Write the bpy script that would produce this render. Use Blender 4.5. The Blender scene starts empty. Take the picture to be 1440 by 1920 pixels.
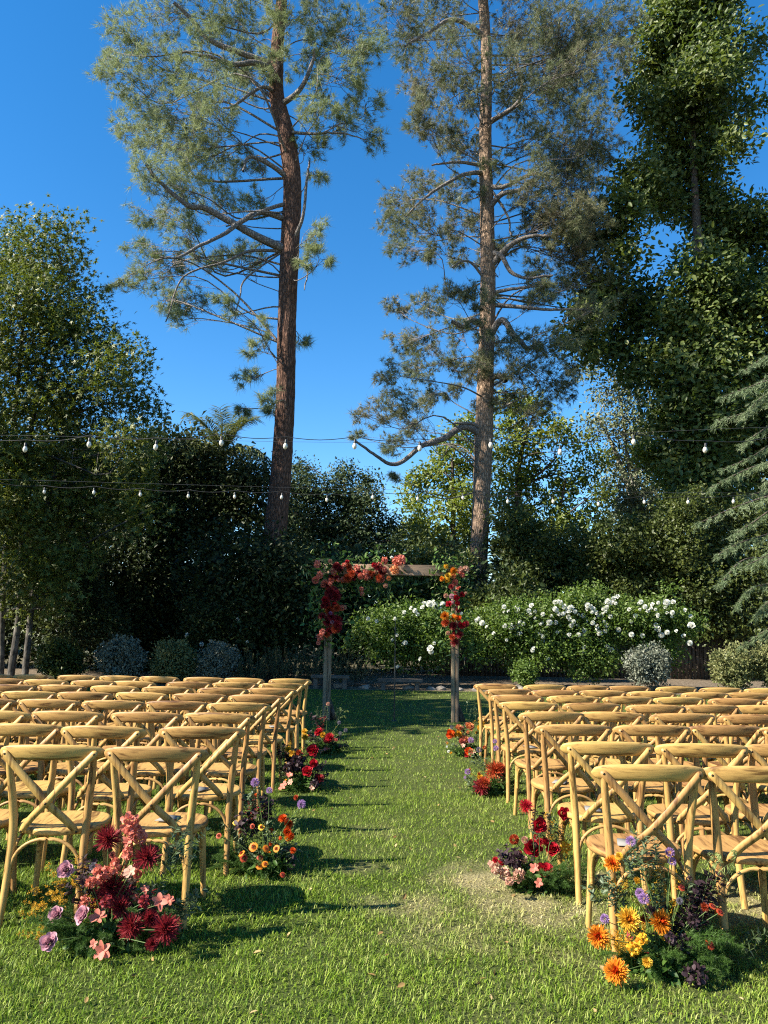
import bpy, math, random
import numpy as np
from mathutils import Vector, Matrix, noise

# ---------------------------------------------------------------- camera, sky, sun, exposure
S = bpy.context.scene
CAM_H, PITCH, ROLL, FPX = 1.51, math.radians(9.2), math.radians(0.9), 1397.0
cam = bpy.data.cameras.new('camera')
cam.sensor_fit = 'VERTICAL'; cam.sensor_height = 36; cam.lens = FPX / 1920 * 36
cam.clip_start = 0.05; cam.clip_end = 2000
cam_ob = bpy.data.objects.new('camera', cam); S.collection.objects.link(cam_ob)
CAM_R = Matrix.Rotation(math.radians(90) + PITCH, 3, 'X') @ Matrix.Rotation(ROLL, 3, 'Z')
cam_ob.matrix_world = Matrix.Translation((0, 0, CAM_H)) @ CAM_R.to_4x4()
S.camera = cam_ob

SUN_EL, SUN_DIR = math.radians(37.5), Vector((-0.94, -0.35, 0)).normalized()   # towards the sun, on plan
W = bpy.data.worlds.new('World'); S.world = W; W.use_nodes = True
wn = W.node_tree.nodes; wl = W.node_tree.links
bg = wn['Background']
sky = wn.new('ShaderNodeTexSky'); sky.sky_type = 'NISHITA'; sky.sun_disc = False
sky.sun_elevation = SUN_EL; sky.sun_rotation = math.atan2(SUN_DIR.x, SUN_DIR.y)
sky.air_density = 1.0; sky.dust_density = 0.0; sky.ozone_density = 2.2; sky.altitude = 300
hs = wn.new('ShaderNodeHueSaturation'); hs.inputs['Saturation'].default_value = 1.36
wl.new(sky.outputs[0], hs.inputs['Color']); wl.new(hs.outputs[0], bg.inputs['Color'])
bg.inputs['Strength'].default_value = 0.086
sun = bpy.data.lights.new('sun', 'SUN'); sun.energy = 5.0; sun.angle = math.radians(0.5); sun.color = (1.0, 0.935, 0.80)
sun_ob = bpy.data.objects.new('sun', sun); S.collection.objects.link(sun_ob)
to_sun = Vector((SUN_DIR.x * math.cos(SUN_EL), SUN_DIR.y * math.cos(SUN_EL), math.sin(SUN_EL)))
sun_ob.rotation_euler = to_sun.to_track_quat('Z', 'Y').to_euler()
S.view_settings.view_transform = 'Standard'; S.view_settings.look = 'None'
S.view_settings.exposure = 1.58; S.view_settings.gamma = 1.0; S.view_settings.use_curve_mapping = False
S.render.engine = 'CYCLES'
S.cycles.max_bounces = 6; S.cycles.diffuse_bounces = 2; S.cycles.transmission_bounces = 4
S.cycles.transparent_max_bounces = 8
S.cycles.use_denoising = False; S.cycles.filter_width = 1.15
S.cycles.sample_clamp_indirect = 3.0

rng = np.random.default_rng(7)
random.seed(7)
UP = np.array([0, 0, 1.0])

def ray(px, py):
    d = CAM_R @ Vector(((px - 720) / FPX, (960 - py) / FPX, -1.0))
    return d
def at(px, py, Y):
    d = ray(px, py); k = Y / d.y
    return np.array([d.x * k, Y, CAM_H + d.z * k])
def ground(px, py, z=0.0):
    d = ray(px, py); k = (z - CAM_H) / d.z
    return np.array([d.x * k, d.y * k, z])
def mpp(py, Y):            # metres per photo pixel at depth Y
    return Y / ray(720, py).y / FPX

# ---------------------------------------------------------------- mesh helpers
class MB:
    def __init__(s): s.v = []; s.f = []; s.n = 0
    def add(s, V, F, m=0):
        V = np.asarray(V, dtype=np.float32).reshape(-1, 3); F = np.asarray(F, dtype=np.int32)
        s.v.append(V); s.f.append((F + s.n, m)); s.n += len(V)
    def mesh(s, name, mats, smooth=False):
        me = bpy.data.meshes.new(name)
        V = np.concatenate(s.v) if s.v else np.zeros((0, 3), np.float32)
        tot = np.concatenate([np.full(len(F), F.shape[1], np.int32) for F, _ in s.f])
        idx = np.concatenate([F.ravel() for F, _ in s.f])
        mi = np.concatenate([np.full(len(F), m, np.int32) for F, m in s.f])
        st = np.concatenate([[0], np.cumsum(tot)[:-1]]).astype(np.int32)
        me.vertices.add(len(V)); me.vertices.foreach_set('co', V.ravel())
        me.loops.add(len(idx)); me.loops.foreach_set('vertex_index', idx.astype(np.int32))
        me.polygons.add(len(tot)); me.polygons.foreach_set('loop_start', st)
        for m in (mats if isinstance(mats, (list, tuple)) else [mats]): me.materials.append(m)
        me.polygons.foreach_set('material_index', mi)
        if smooth: me.polygons.foreach_set('use_smooth', np.ones(len(tot), bool))
        me.update(calc_edges=True); me.validate()
        return me
    def build(s, name, mats, parent=None, smooth=False):
        return link(name, s.mesh(name, mats, smooth), parent)

def link(name, data, parent=None):
    o = bpy.data.objects.new(name, data); S.collection.objects.link(o)
    if parent is not None: o.parent = parent
    return o
def tag(o, label=None, cat=None, group=None, kind=None):
    if label: o['label'] = label
    if cat: o['category'] = cat
    if group: o['group'] = group
    if kind: o['kind'] = kind
    return o
def thing(name, label, cat, loc=(0, 0, 0), rz=0, group=None):
    o = link(name, None); o.location = loc; o.rotation_euler = (0, 0, rz)
    return tag(o, label, cat, group)
def copy_tree(o, parent=None):
    c = o.copy(); S.collection.objects.link(c)
    if parent is not None: c.parent = parent
    for ch in list(o.children): copy_tree(ch, c)
    return c

def nrm(a): return a / np.maximum(np.linalg.norm(a, axis=-1, keepdims=True), 1e-9)
def spline(pts, n):
    P = np.asarray(pts, float); m = len(P)
    if m == 2: t = np.linspace(0, 1, n)[:, None]; return P[0] * (1 - t) + P[1] * t
    E = np.vstack([2 * P[0] - P[1], P, 2 * P[-1] - P[-2]])
    u = np.linspace(0, m - 1 - 1e-9, n); i = u.astype(int); f = (u - i)[:, None]
    a, b, c, d = E[i], E[i + 1], E[i + 2], E[i + 3]
    return .5 * (2 * b + (c - a) * f + (2 * a - 5 * b + 4 * c - d) * f ** 2 + (3 * b - a - 3 * c + d) * f ** 3)
def tube(mb, P, r, seg=8, m=0, cap=True, sy=1.0, ref=None):
    P = np.asarray(P, float); n = len(P); r = np.broadcast_to(np.asarray(r, float), (n,))
    T = nrm(np.gradient(P, axis=0))
    if ref is None:
        ref = UP if abs(T[0][2]) < .9 else np.array([1., 0, 0])
    U = nrm(np.cross(T, ref)); Wv = np.cross(T, U)
    a = np.linspace(0, 2 * np.pi, seg, endpoint=False)
    V = P[:, None] + r[:, None, None] * (np.cos(a)[None, :, None] * U[:, None] + sy * np.sin(a)[None, :, None] * Wv[:, None])
    i = np.arange(n - 1)[:, None] * seg; j = np.arange(seg)[None]
    k = (j + 1) % seg
    F = np.stack([i + j, i + k, i + seg + k, i + seg + j], -1).reshape(-1, 4)
    mb.add(V, F, m)
    if cap:
        for q, s_ in ((0, 1), (n - 1, -1)):
            c = P[q]; ring = V[q]
            VV = np.vstack([ring, c[None]])
            FF = np.stack([np.arange(seg), (np.arange(seg) + 1) % seg, np.full(seg, seg)], -1)
            mb.add(VV, FF if s_ < 0 else FF[:, ::-1], m)
def box(mb, lo, hi, m=0, bev=0.0):
    x0, y0, z0 = lo; x1, y1, z1 = hi; b = bev
    if not b:
        V = [(x, y, z) for x in (x0, x1) for y in (y0, y1) for z in (z0, z1)]
        F = [(0, 1, 3, 2), (4, 6, 7, 5), (0, 4, 5, 1), (2, 3, 7, 6), (0, 2, 6, 4), (1, 5, 7, 3)]
        mb.add(V, F, m); return
    L = [(x0 + b, y0), (x1 - b, y0), (x1, y0 + b), (x1, y1 - b), (x1 - b, y1), (x0 + b, y1), (x0, y1 - b), (x0, y0 + b)]
    V = [(x, y, z) for z in (z0, z1) for x, y in L]
    F = [(i, (i + 1) % 8, 8 + (i + 1) % 8, 8 + i) for i in range(8)]
    mb.add(V, F, m); mb.add(V, [(0, 7, 6, 5, 4, 3, 2, 1), (8, 9, 10, 11, 12, 13, 14, 15)], m)

# leaf templates: (x along the leaf, y across, z lift); faces
def _star():
    V = []; F = []
    for k in range(5):
        a = math.radians(-118 + 59 * k); L = .66 if k == 2 else (.58 if k in (1, 3) else .45)
        c, q = math.cos(a), math.sin(a); n = len(V)
        V += [(.36 - .06 * c + .13 * q, -.06 * q - .13 * c, .02), (.36 + L * c, L * q, -.07), (.36 - .06 * c - .13 * q, -.06 * q + .13 * c, .02)]
        F.append((n, n + 1, n + 2))
    return np.array(V), np.array(F)
TPL = {
    'diamond': (np.array([(0, 0, 0), (.45, .28, .07), (1, 0, -.12), (.45, -.28, .07)]), np.array([(0, 3, 2), (0, 2, 1)])),
    'oval': (np.array([(0, 0, 0), (.28, .24, .06), (.7, .21, .03), (1, 0, -.12), (.7, -.21, .03), (.28, -.24, .06)]),
             np.array([(0, 3, 2), (0, 2, 1), (0, 5, 4), (0, 4, 3)])),
    'strip': (np.array([(0, -.05, 0), (0, .05, 0), (.5, .075, .05), (.5, -.075, .05), (1, 0, -.1)]), np.array([(0, 3, 2), (0, 2, 1), (3, 4, 2)])),
    'star': _star(),
}
def leaves(mb, P, size, shape='diamond', nbias=(0, 0, .6), dirs=None, dspread=1.0, m=0, R=rng):
    P = np.asarray(P, float); N = len(P)
    if N == 0: return
    V0, F0 = TPL[shape]
    n = nrm(R.normal(size=(N, 3)) + np.asarray(nbias) * 1.3)
    d = R.normal(size=(N, 3)) * dspread
    if dirs is not None: d = d + dirs
    d = nrm(d - n * np.sum(d * n, -1, keepdims=True))
    b = np.cross(n, d)
    s = (np.asarray(size) * R.uniform(.65, 1.25, N)) if np.ndim(size) == 0 else np.asarray(size)
    V = P[:, None] + s[:, None, None] * (V0[None, :, 0:1] * d[:, None] + V0[None, :, 1:2] * b[:, None] + V0[None, :, 2:3] * n[:, None])
    F = (np.arange(N)[:, None, None] * len(V0) + F0[None]).reshape(-1, 3)
    mb.add(V, F, m)
def needles(mb, P, D, per, L, w, spread=.75, m=0, R=rng):
    P = np.repeat(np.asarray(P, float), per, 0); D = np.repeat(np.asarray(D, float), per, 0); N = len(P)
    if N == 0: return
    d = nrm(D + R.normal(size=(N, 3)) * spread)
    side = nrm(np.cross(d, R.normal(size=(N, 3)))) * (w * .5)
    l = (L * R.uniform(.6, 1.15, N))[:, None]
    b = P + R.normal(size=(N, 3)) * L * .08
    V = np.stack([b - side, b + side, b + d * l - np.array([0, 0, 1.]) * l * .08], 1)
    mb.add(V, np.arange(N * 3).reshape(-1, 3), m)
def petals(mb, B, D, Nn, L, Wd, curl, segs=3, cup=0.0, m=0, tip=.12, prof=None):
    """strips of petals: base B, direction D, normal Nn, length L, width Wd, curl along Nn"""
    B = np.asarray(B, float); N = len(B); D = nrm(np.asarray(D, float)); Nn = np.asarray(Nn, float)
    Nn = nrm(Nn - D * np.sum(D * Nn, -1, keepdims=True)); Bt = np.cross(D, Nn)
    L = np.broadcast_to(L, (N,)); Wd = np.broadcast_to(Wd, (N,)); curl = np.broadcast_to(curl, (N,))
    t = np.linspace(0, 1, segs + 1)
    w = np.sin(np.pi * (t * .78 + .14)) if prof is None else np.interp(t, np.linspace(0, 1, len(prof)), prof)
    if prof is None: w[-1] = max(tip, .05)
    ctr = B[:, None] + L[:, None, None] * (t[None, :, None] * D[:, None] + (curl[:, None] * t[None] ** 2)[:, :, None] * Nn[:, None])
    if cup:
        cols = np.array([-1., 0, 1.])
    else: cols = np.array([-1., 1.])
    k = len(cols)
    V = ctr[:, :, None] + (w[None, :, None, None] * Wd[:, None, None, None] * .5) * cols[None, None, :, None] * Bt[:, None, None]
    if cup: V = V + (cup * Wd[:, None, None, None] * w[None, :, None, None]) * (np.abs(cols)[None, None, :, None]) * Nn[:, None, None]
    per = (segs + 1) * k
    F0 = []
    for i in range(segs):
        for j in range(k - 1):
            a = i * k + j; F0.append((a, a + 1, a + k + 1, a + k))
    F = (np.arange(N)[:, None, None] * per + np.array(F0)[None]).reshape(-1, 4)
    mb.add(V.reshape(-1, 3), F, m)

# ---------------------------------------------------------------- materials
def newmat(name):
    m = bpy.data.materials.new(name); m.use_nodes = True
    return m, m.node_tree.nodes, m.node_tree.links, m.node_tree.nodes['Principled BSDF']
def ramp(n, stops):
    r = n.new('ShaderNodeValToRGB'); e = r.color_ramp.elements
    while len(e) < len(stops): e.new(.5)
    for q, (p, c) in zip(e, stops): q.position = p; q.color = (*c, 1)
    return r
def leafmat(name, cols, trans=.35, rough=.5, spec=.35, tcol=None, big=0.0):
    m, n, l, b = newmat(name)
    g = n.new('ShaderNodeNewGeometry')
    st = [(i / max(1, len(cols) - 1), c) for i, c in enumerate(cols)]
    r = ramp(n, st)
    fac = g.outputs['Random Per Island']
    if big:
        tc = n.new('ShaderNodeTexCoord'); nz = n.new('ShaderNodeTexNoise'); nz.inputs['Scale'].default_value = big
        l.new(tc.outputs['Object'], nz.inputs['Vector'])
        mx = n.new('ShaderNodeMix'); mx.inputs[0].default_value = .5
        ma = n.new('ShaderNodeMapRange'); ma.inputs[1].default_value = .3; ma.inputs[2].default_value = .7
        l.new(nz.outputs[0], ma.inputs[0])
        l.new(fac, mx.inputs[2]); l.new(ma.outputs[0], mx.inputs[3]); fac = mx.outputs[0]
    l.new(fac, r.inputs[0]); l.new(r.outputs[0], b.inputs['Base Color'])
    b.inputs['Roughness'].default_value = rough; b.inputs['Specular IOR Level'].default_value = spec
    if trans:
        t = n.new('ShaderNodeBsdfTranslucent'); mxs = n.new('ShaderNodeMixShader'); mxs.inputs[0].default_value = trans
        if tcol is None: l.new(r.outputs[0], t.inputs['Color'])
        else:
            mc = n.new('ShaderNodeMix'); mc.data_type = 'RGBA'; mc.blend_type = 'MULTIPLY'; mc.inputs[0].default_value = 1
            l.new(r.outputs[0], mc.inputs[6]); mc.inputs[7].default_value = (*tcol, 1); l.new(mc.outputs[2], t.inputs['Color'])
        l.new(b.outputs[0], mxs.inputs[1]); l.new(t.outputs[0], mxs.inputs[2])
        l.new(mxs.outputs[0], n['Material Output'].inputs[0])
    return m
def barkmat(name, dark, light, sc=(9, 9, 1.6), bump=.6, rough=.9):
    m, n, l, b = newmat(name)
    tc = n.new('ShaderNodeTexCoord'); mp = n.new('ShaderNodeMapping'); mp.inputs['Scale'].default_value = sc
    l.new(tc.outputs['Object'], mp.inputs[0])
    v = n.new('ShaderNodeTexVoronoi'); v.feature = 'DISTANCE_TO_EDGE'; v.inputs['Scale'].default_value = 1.0
    nz = n.new('ShaderNodeTexNoise'); nz.inputs['Scale'].default_value = 2.5; nz.inputs['Detail'].default_value = 6
    l.new(mp.outputs[0], nz.inputs['Vector'])
    ad = n.new('ShaderNodeVectorMath'); ad.operation = 'MULTIPLY_ADD'; ad.inputs[1].default_value = (.6, .6, .6)
    l.new(nz.outputs['Color'], ad.inputs[0]); l.new(mp.outputs[0], ad.inputs[2]); l.new(ad.outputs[0], v.inputs['Vector'])
    mx = n.new('ShaderNodeMath'); mx.operation = 'MULTIPLY_ADD'; mx.inputs[1].default_value = 1.6; l.new(v.outputs['Distance'], mx.inputs[0])
    sb = n.new('ShaderNodeMath'); sb.operation = 'MULTIPLY'; sb.inputs[1].default_value = .55; l.new(nz.outputs[0], sb.inputs[0]); l.new(sb.outputs[0], mx.inputs[2])
    r = ramp(n, [(.18, dark), (.75, light)]); l.new(mx.outputs[0], r.inputs[0]); l.new(r.outputs[0], b.inputs['Base Color'])
    bp = n.new('ShaderNodeBump'); bp.inputs['Strength'].default_value = bump; bp.inputs['Distance'].default_value = .06
    l.new(mx.outputs[0], bp.inputs['Height']); l.new(bp.outputs[0], b.inputs['Normal'])
    b.inputs['Roughness'].default_value = rough; b.inputs['Specular IOR Level'].default_value = .2
    return m
def woodmat(name, scale, rot=(0, 0, 0), c0=(.125, .057, .017), c1=(.415, .236, .074), rough=.5, spec=.3, varr=.17):
    m, n, l, b = newmat(name)
    tc = n.new('ShaderNodeTexCoord'); oi = n.new('ShaderNodeObjectInfo')
    mp = n.new('ShaderNodeMapping'); mp.inputs['Scale'].default_value = scale; mp.inputs['Rotation'].default_value = rot
    l.new(tc.outputs['Object'], mp.inputs[0])
    sh = n.new('ShaderNodeVectorMath'); sh.operation = 'MULTIPLY_ADD'; sh.inputs[1].default_value = (37, 53, 29)
    cmb = n.new('ShaderNodeCombineXYZ')
    for k in range(3): l.new(oi.outputs['Random'], cmb.inputs[k])
    l.new(cmb.outputs[0], sh.inputs[0]); l.new(mp.outputs[0], sh.inputs[2])
    nz = n.new('ShaderNodeTexNoise'); nz.inputs['Scale'].default_value = 1.0; nz.inputs['Detail'].default_value = 5; nz.inputs['Distortion'].default_value = .7
    l.new(sh.outputs[0], nz.inputs['Vector'])
    mu = n.new('ShaderNodeMath'); mu.operation = 'MULTIPLY'; mu.inputs[1].default_value = 16; l.new(nz.outputs[0], mu.inputs[0])
    sn = n.new('ShaderNodeMath'); sn.operation = 'SINE'; l.new(mu.outputs[0], sn.inputs[0])
    nz2 = n.new('ShaderNodeTexNoise'); nz2.inputs['Scale'].default_value = 5; nz2.inputs['Detail'].default_value = 4
    l.new(sh.outputs[0], nz2.inputs['Vector'])
    f = n.new('ShaderNodeMath'); f.operation = 'MULTIPLY_ADD'; f.inputs[1].default_value = .25
    l.new(sn.outputs[0], f.inputs[0]); l.new(nz2.outputs[0], f.inputs[2])
    r = ramp(n, [(.2, c0), (.5, tuple((a + q * 2) / 3 for a, q in zip(c0, c1))), (.75, c1)]); l.new(f.outputs[0], r.inputs[0])
    hv = n.new('ShaderNodeHueSaturation'); l.new(r.outputs[0], hv.inputs['Color'])
    hr = n.new('ShaderNodeMapRange'); hr.inputs[3].default_value = .492; hr.inputs[4].default_value = .509
    l.new(oi.outputs['Random'], hr.inputs[0]); l.new(hr.outputs[0], hv.inputs['Hue'])
    vr = n.new('ShaderNodeMapRange'); vr.inputs[3].default_value = 1 - varr; vr.inputs[4].default_value = 1 + varr
    l.new(oi.outputs['Random'], vr.inputs[0]); l.new(vr.outputs[0], hv.inputs['Value'])
    l.new(hv.outputs[0], b.inputs['Base Color'])
    b.inputs['Roughness'].default_value = rough; b.inputs['Specular IOR Level'].default_value = spec
    bp = n.new('ShaderNodeBump'); bp.inputs['Strength'].default_value = .12; bp.inputs['Distance'].default_value = .004
    l.new(f.outputs[0], bp.inputs['Height']); l.new(bp.outputs[0], b.inputs['Normal'])
    return m
def plain(name, c, rough=.6, spec=.3, metal=0, nscale=0, namt=.3):
    m, n, l, b = newmat(name)
    b.inputs['Base Color'].default_value = (*c, 1); b.inputs['Roughness'].default_value = rough
    b.inputs['Specular IOR Level'].default_value = spec; b.inputs['Metallic'].default_value = metal
    if nscale:
        tc = n.new('ShaderNodeTexCoord'); nz = n.new('ShaderNodeTexNoise'); nz.inputs['Scale'].default_value = nscale; nz.inputs['Detail'].default_value = 6
        l.new(tc.outputs['Object'], nz.inputs['Vector'])
        r = ramp(n, [(.25, tuple(x * (1 - namt) for x in c)), (.75, tuple(x * (1 + namt) for x in c))])
        l.new(nz.outputs[0], r.inputs[0]); l.new(r.outputs[0], b.inputs['Base Color'])
    return m
M = {}
M['wood_x'] = woodmat('oak grain along rail', (2.2, 16, 22))
M['wood_z'] = woodmat('oak grain along legs', (26, 26, 2.2))
M['wood_y'] = woodmat('oak grain along seat', (15, 2.2, 20))
M['wood_d1'] = woodmat('oak grain along slat', (22, 22, 2.5), (0, .85, 0))
M['wood_d2'] = woodmat('oak grain along crossing slat', (22, 22, 2.5), (0, -.85, 0))
M['bolt'] = plain('dark bronze bolt', (.06, .04, .025), .4, .5, .8)
M['post_wood'] = woodmat('weathered arch timber', (30, 30, 2.0), c0=(.075, .05, .03), c1=(.21, .155, .10), rough=.85, spec=.2)
M['beam_wood'] = woodmat('weathered beam timber', (2.0, 30, 30), c0=(.13, .085, .05), c1=(.36, .25, .16), rough=.8, spec=.2)
M['fence_wood'] = woodmat('old fence board', (18, 18, 1.2), c0=(.03, .022, .016), c1=(.085, .066, .05), rough=.9, spec=.1)
M['black_metal'] = plain('black painted steel', (.012, .012, .013), .45, .5)
M['cable'] = plain('black rubber cable', (.012, .012, .012), .5, .4)
M['wire'] = plain('steel support wire', (.10, .10, .10), .4, .5, .5)
M['bulb'] = plain('frosted bulb glass', (.56, .53, .45), .1, .7)
M['paper'] = plain('cream card', (.20, .19, .175), .9, .1)
M['stone'] = plain('pale garden stone', (.22, .19, .16), .9, .2, 0, 6, .35)
M['bench_stone'] = plain('dark mottled bench stone', (.10, .085, .07), .9, .2, 0, 7, .45)  # dark stone tone with mottled variation
M['white'] = plain('white painted picket', (.72, .72, .70), .6, .3)

# ---------------------------------------------------------------- ground, lawn, beds
def dry_at(X, Y):
    """0 = lush green, 1 = worn straw; patches where the lawn is worn"""
    X = np.asarray(X, float); Y = np.asarray(Y, float)
    d = np.zeros(X.shape)
    for cx, cy, rx, ry, a in DRY:
        q = ((X - cx) / rx) ** 2 + ((Y - cy) / ry) ** 2
        d = np.maximum(d, a * np.exp(-q * 1.1))
    w = .5 + .25 * (np.sin(3.1 * X + 1.7 * np.sin(2.3 * Y)) + np.sin(4.3 * Y + 1.3 * np.sin(3.7 * X + 1)))
    w2 = .5 + .5 * np.sin(11.3 * X + 2.1 * np.sin(7.9 * Y)) * np.sin(9.7 * Y + 1.9 * np.sin(8.3 * X))
    base = .05 + .06 * np.clip(X + .3, -1.5, 1.5)
    w3 = .5 + .5 * np.sin(23.1 * X + 2.7 * np.sin(17.9 * Y)) * np.sin(21.7 * Y + 2.3 * np.sin(19.3 * X + 2))
    v = d * (.45 + .55 * w + .55 * (w2 - .5) + .4 * (w3 - .5))
    return np.clip(np.clip((v - .14) * 1.55, 0, 1) + base * (.6 + .8 * w2 * w), 0, 1)
DRY = []
for px, py, rx, ry, a in [(1000, 1705, 130, 50, .85), (900, 1650, 120, 40, .75), (690, 1625, 80, 26, .6), (760, 1700, 130, 45, .5), (1390, 1690, 110, 60, .95),
                          (1090, 1720, 90, 45, .95), (860, 1760, 190, 60, .42), (560, 1650, 60, 20, .35), (1040, 1800, 160, 60, .35), (700, 1560, 90, 25, .25), (1120, 1650, 60, 30, .6)]:
    c = ground(px, py); e = ground(px + rx, py); f = ground(px, py + ry)
    DRY.append((c[0], c[1], abs(e[0] - c[0]), abs(f[1] - c[1]), a))

def groundmat():
    m, n, l, b = newmat('dry woodland soil')
    tc = n.new('ShaderNodeTexCoord'); nz = n.new('ShaderNodeTexNoise'); nz.inputs['Scale'].default_value = 1.3; nz.inputs['Detail'].default_value = 9
    l.new(tc.outputs['Object'], nz.inputs['Vector'])
    r = ramp(n, [(.3, (.05, .04, .025)), (.55, (.10, .085, .05)), (.75, (.09, .10, .04))]); l.new(nz.outputs[0], r.inputs[0])
    l.new(r.outputs[0], b.inputs['Base Color']); b.inputs['Roughness'].default_value = .95; b.inputs['Specular IOR Level'].default_value = .1
    bp = n.new('ShaderNodeBump'); bp.inputs['Strength'].default_value = .7; bp.inputs['Distance'].default_value = .08
    l.new(nz.outputs[0], bp.inputs['Height']); l.new(bp.outputs[0], b.inputs['Normal'])
    return m
def bedmat():
    m, n, l, b = newmat('pale bark mulch and grit')
    tc = n.new('ShaderNodeTexCoord'); nz = n.new('ShaderNodeTexNoise'); nz.inputs['Scale'].default_value = 9; nz.inputs['Detail'].default_value = 8
    vo = n.new('ShaderNodeTexVoronoi'); vo.inputs['Scale'].default_value = 22
    l.new(tc.outputs['Object'], nz.inputs['Vector']); l.new(tc.outputs['Object'], vo.inputs['Vector'])
    r = ramp(n, [(.3, (.06, .045, .03)), (.55, (.15, .115, .08)), (.75, (.27, .22, .16))])
    mx = n.new('ShaderNodeMix'); mx.inputs[0].default_value = .4; l.new(nz.outputs[0], mx.inputs[2]); l.new(vo.outputs[0], mx.inputs[3]); l.new(mx.outputs[0], r.inputs[0])
    l.new(r.outputs[0], b.inputs['Base Color']); b.inputs['Roughness'].default_value = .95; b.inputs['Specular IOR Level'].default_value = .1
    bp = n.new('ShaderNodeBump'); bp.inputs['Strength'].default_value = .8; bp.inputs['Distance'].default_value = .05
    l.new(mx.outputs[0], bp.inputs['Height']); l.new(bp.outputs[0], b.inputs['Normal'])
    return m
def grassmat(name, blade):
    m, n, l, b = newmat(name)
    at_ = n.new('ShaderNodeAttribute'); at_.attribute_name = 'dry'
    tc = n.new('ShaderNodeTexCoord'); nz = n.new('ShaderNodeTexNoise'); nz.inputs['Scale'].default_value = 1.7; nz.inputs['Detail'].default_value = 5
    l.new(tc.outputs['Object'], nz.inputs['Vector'])
    if blade:
        g = n.new('ShaderNodeNewGeometry'); src = g.outputs['Random Per Island']
        r1 = ramp(n, [(0, (.05, .105, .006)), (.5, (.135, .225, .013)), (1, (.27, .355, .042))])
        r2 = ramp(n, [(0, (.22, .22, .06)), (.45, (.44, .37, .15)), (1, (.62, .52, .28))])
    else:
        n2 = n.new('ShaderNodeTexNoise'); n2.inputs['Scale'].default_value = 60; n2.inputs['Detail'].default_value = 4
        l.new(tc.outputs['Object'], n2.inputs['Vector']); src = n2.outputs[0]
        r1 = ramp(n, [(.3, (.022, .034, .007)), (.55, (.045, .065, .010)), (.75, (.09, .115, .02))])
        r2 = ramp(n, [(.3, (.12, .10, .05)), (.55, (.24, .205, .10)), (.75, (.34, .30, .16))])
    l.new(src, r1.inputs[0]); l.new(src, r2.inputs[0])
    ms = n.new('ShaderNodeMix'); ms.data_type = 'RGBA'
    ad = n.new('ShaderNodeMath'); ad.operation = 'MULTIPLY_ADD'; ad.inputs[1].default_value = .25; ad.use_clamp = True
    sb = n.new('ShaderNodeMath'); sb.operation = 'SUBTRACT'; sb.inputs[1].default_value = .5
    l.new(nz.outputs[0], sb.inputs[0]); l.new(sb.outputs[0], ad.inputs[0]); l.new(at_.outputs['Fac'], ad.inputs[2])
    l.new(ad.outputs[0], ms.inputs[0]); l.new(r1.outputs[0], ms.inputs[6]); l.new(r2.outputs[0], ms.inputs[7])
    l.new(ms.outputs[2], b.inputs['Base Color']); b.inputs['Roughness'].default_value = .5; b.inputs['Specular IOR Level'].default_value = .16
    if blade:
        t = n.new('ShaderNodeBsdfTranslucent'); mx = n.new('ShaderNodeMixShader'); mx.inputs[0].default_value = .3
        l.new(ms.outputs[2], t.inputs['Color']); l.new(b.outputs[0], mx.inputs[1]); l.new(t.outputs[0], mx.inputs[2])
        l.new(mx.outputs[0], n['Material Output'].inputs[0])
    else:
        b.inputs['Roughness'].default_value = .9
        bp = n.new('ShaderNodeBump'); bp.inputs['Strength'].default_value = .8; bp.inputs['Distance'].default_value = .02
        l.new(src, bp.inputs['Height']); l.new(bp.outputs[0], b.inputs['Normal'])
    return m
def grid_sheet(name, xs, ys, z, mat, dry=False):
    xs = np.asarray(xs); ys = np.asarray(ys); nx, ny = len(xs), len(ys)
    X, Y = np.meshgrid(xs, ys); V = np.stack([X, Y, np.full_like(X, z)], -1).reshape(-1, 3)
    i = np.arange(ny - 1)[:, None] * nx; j = np.arange(nx - 1)[None]
    F = np.stack([i + j, i + j + 1, i + nx + j + 1, i + nx + j], -1).reshape(-1, 4)
    mb = MB(); mb.add(V, F); o = mb.build(name, mat)
    if dry:
        a = o.data.attributes.new('dry', 'FLOAT', 'POINT'); a.data.foreach_set('value', dry_at(X, Y).ravel().astype(np.float32))
    return tag(o, kind='structure')
LAWN_END = 20.3
grid_sheet('ground', np.linspace(-400, 400, 21), np.linspace(-400, 400, 21), -.008, groundmat())
grid_sheet('lawn', np.concatenate([np.linspace(-16, -4.2, 40), np.linspace(-4, 4, 110), np.linspace(4.2, 16, 40)]),
           np.concatenate([np.linspace(-6, 2, 20), np.linspace(2.1, 8, 76), np.linspace(8.2, LAWN_END, 40)]), 0.0, grassmat('lawn thatch', False), True)
grid_sheet('planting_bed', np.linspace(-16, 16, 30), np.linspace(LAWN_END + .004, 29.5, 12), 0.0, bedmat())

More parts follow.
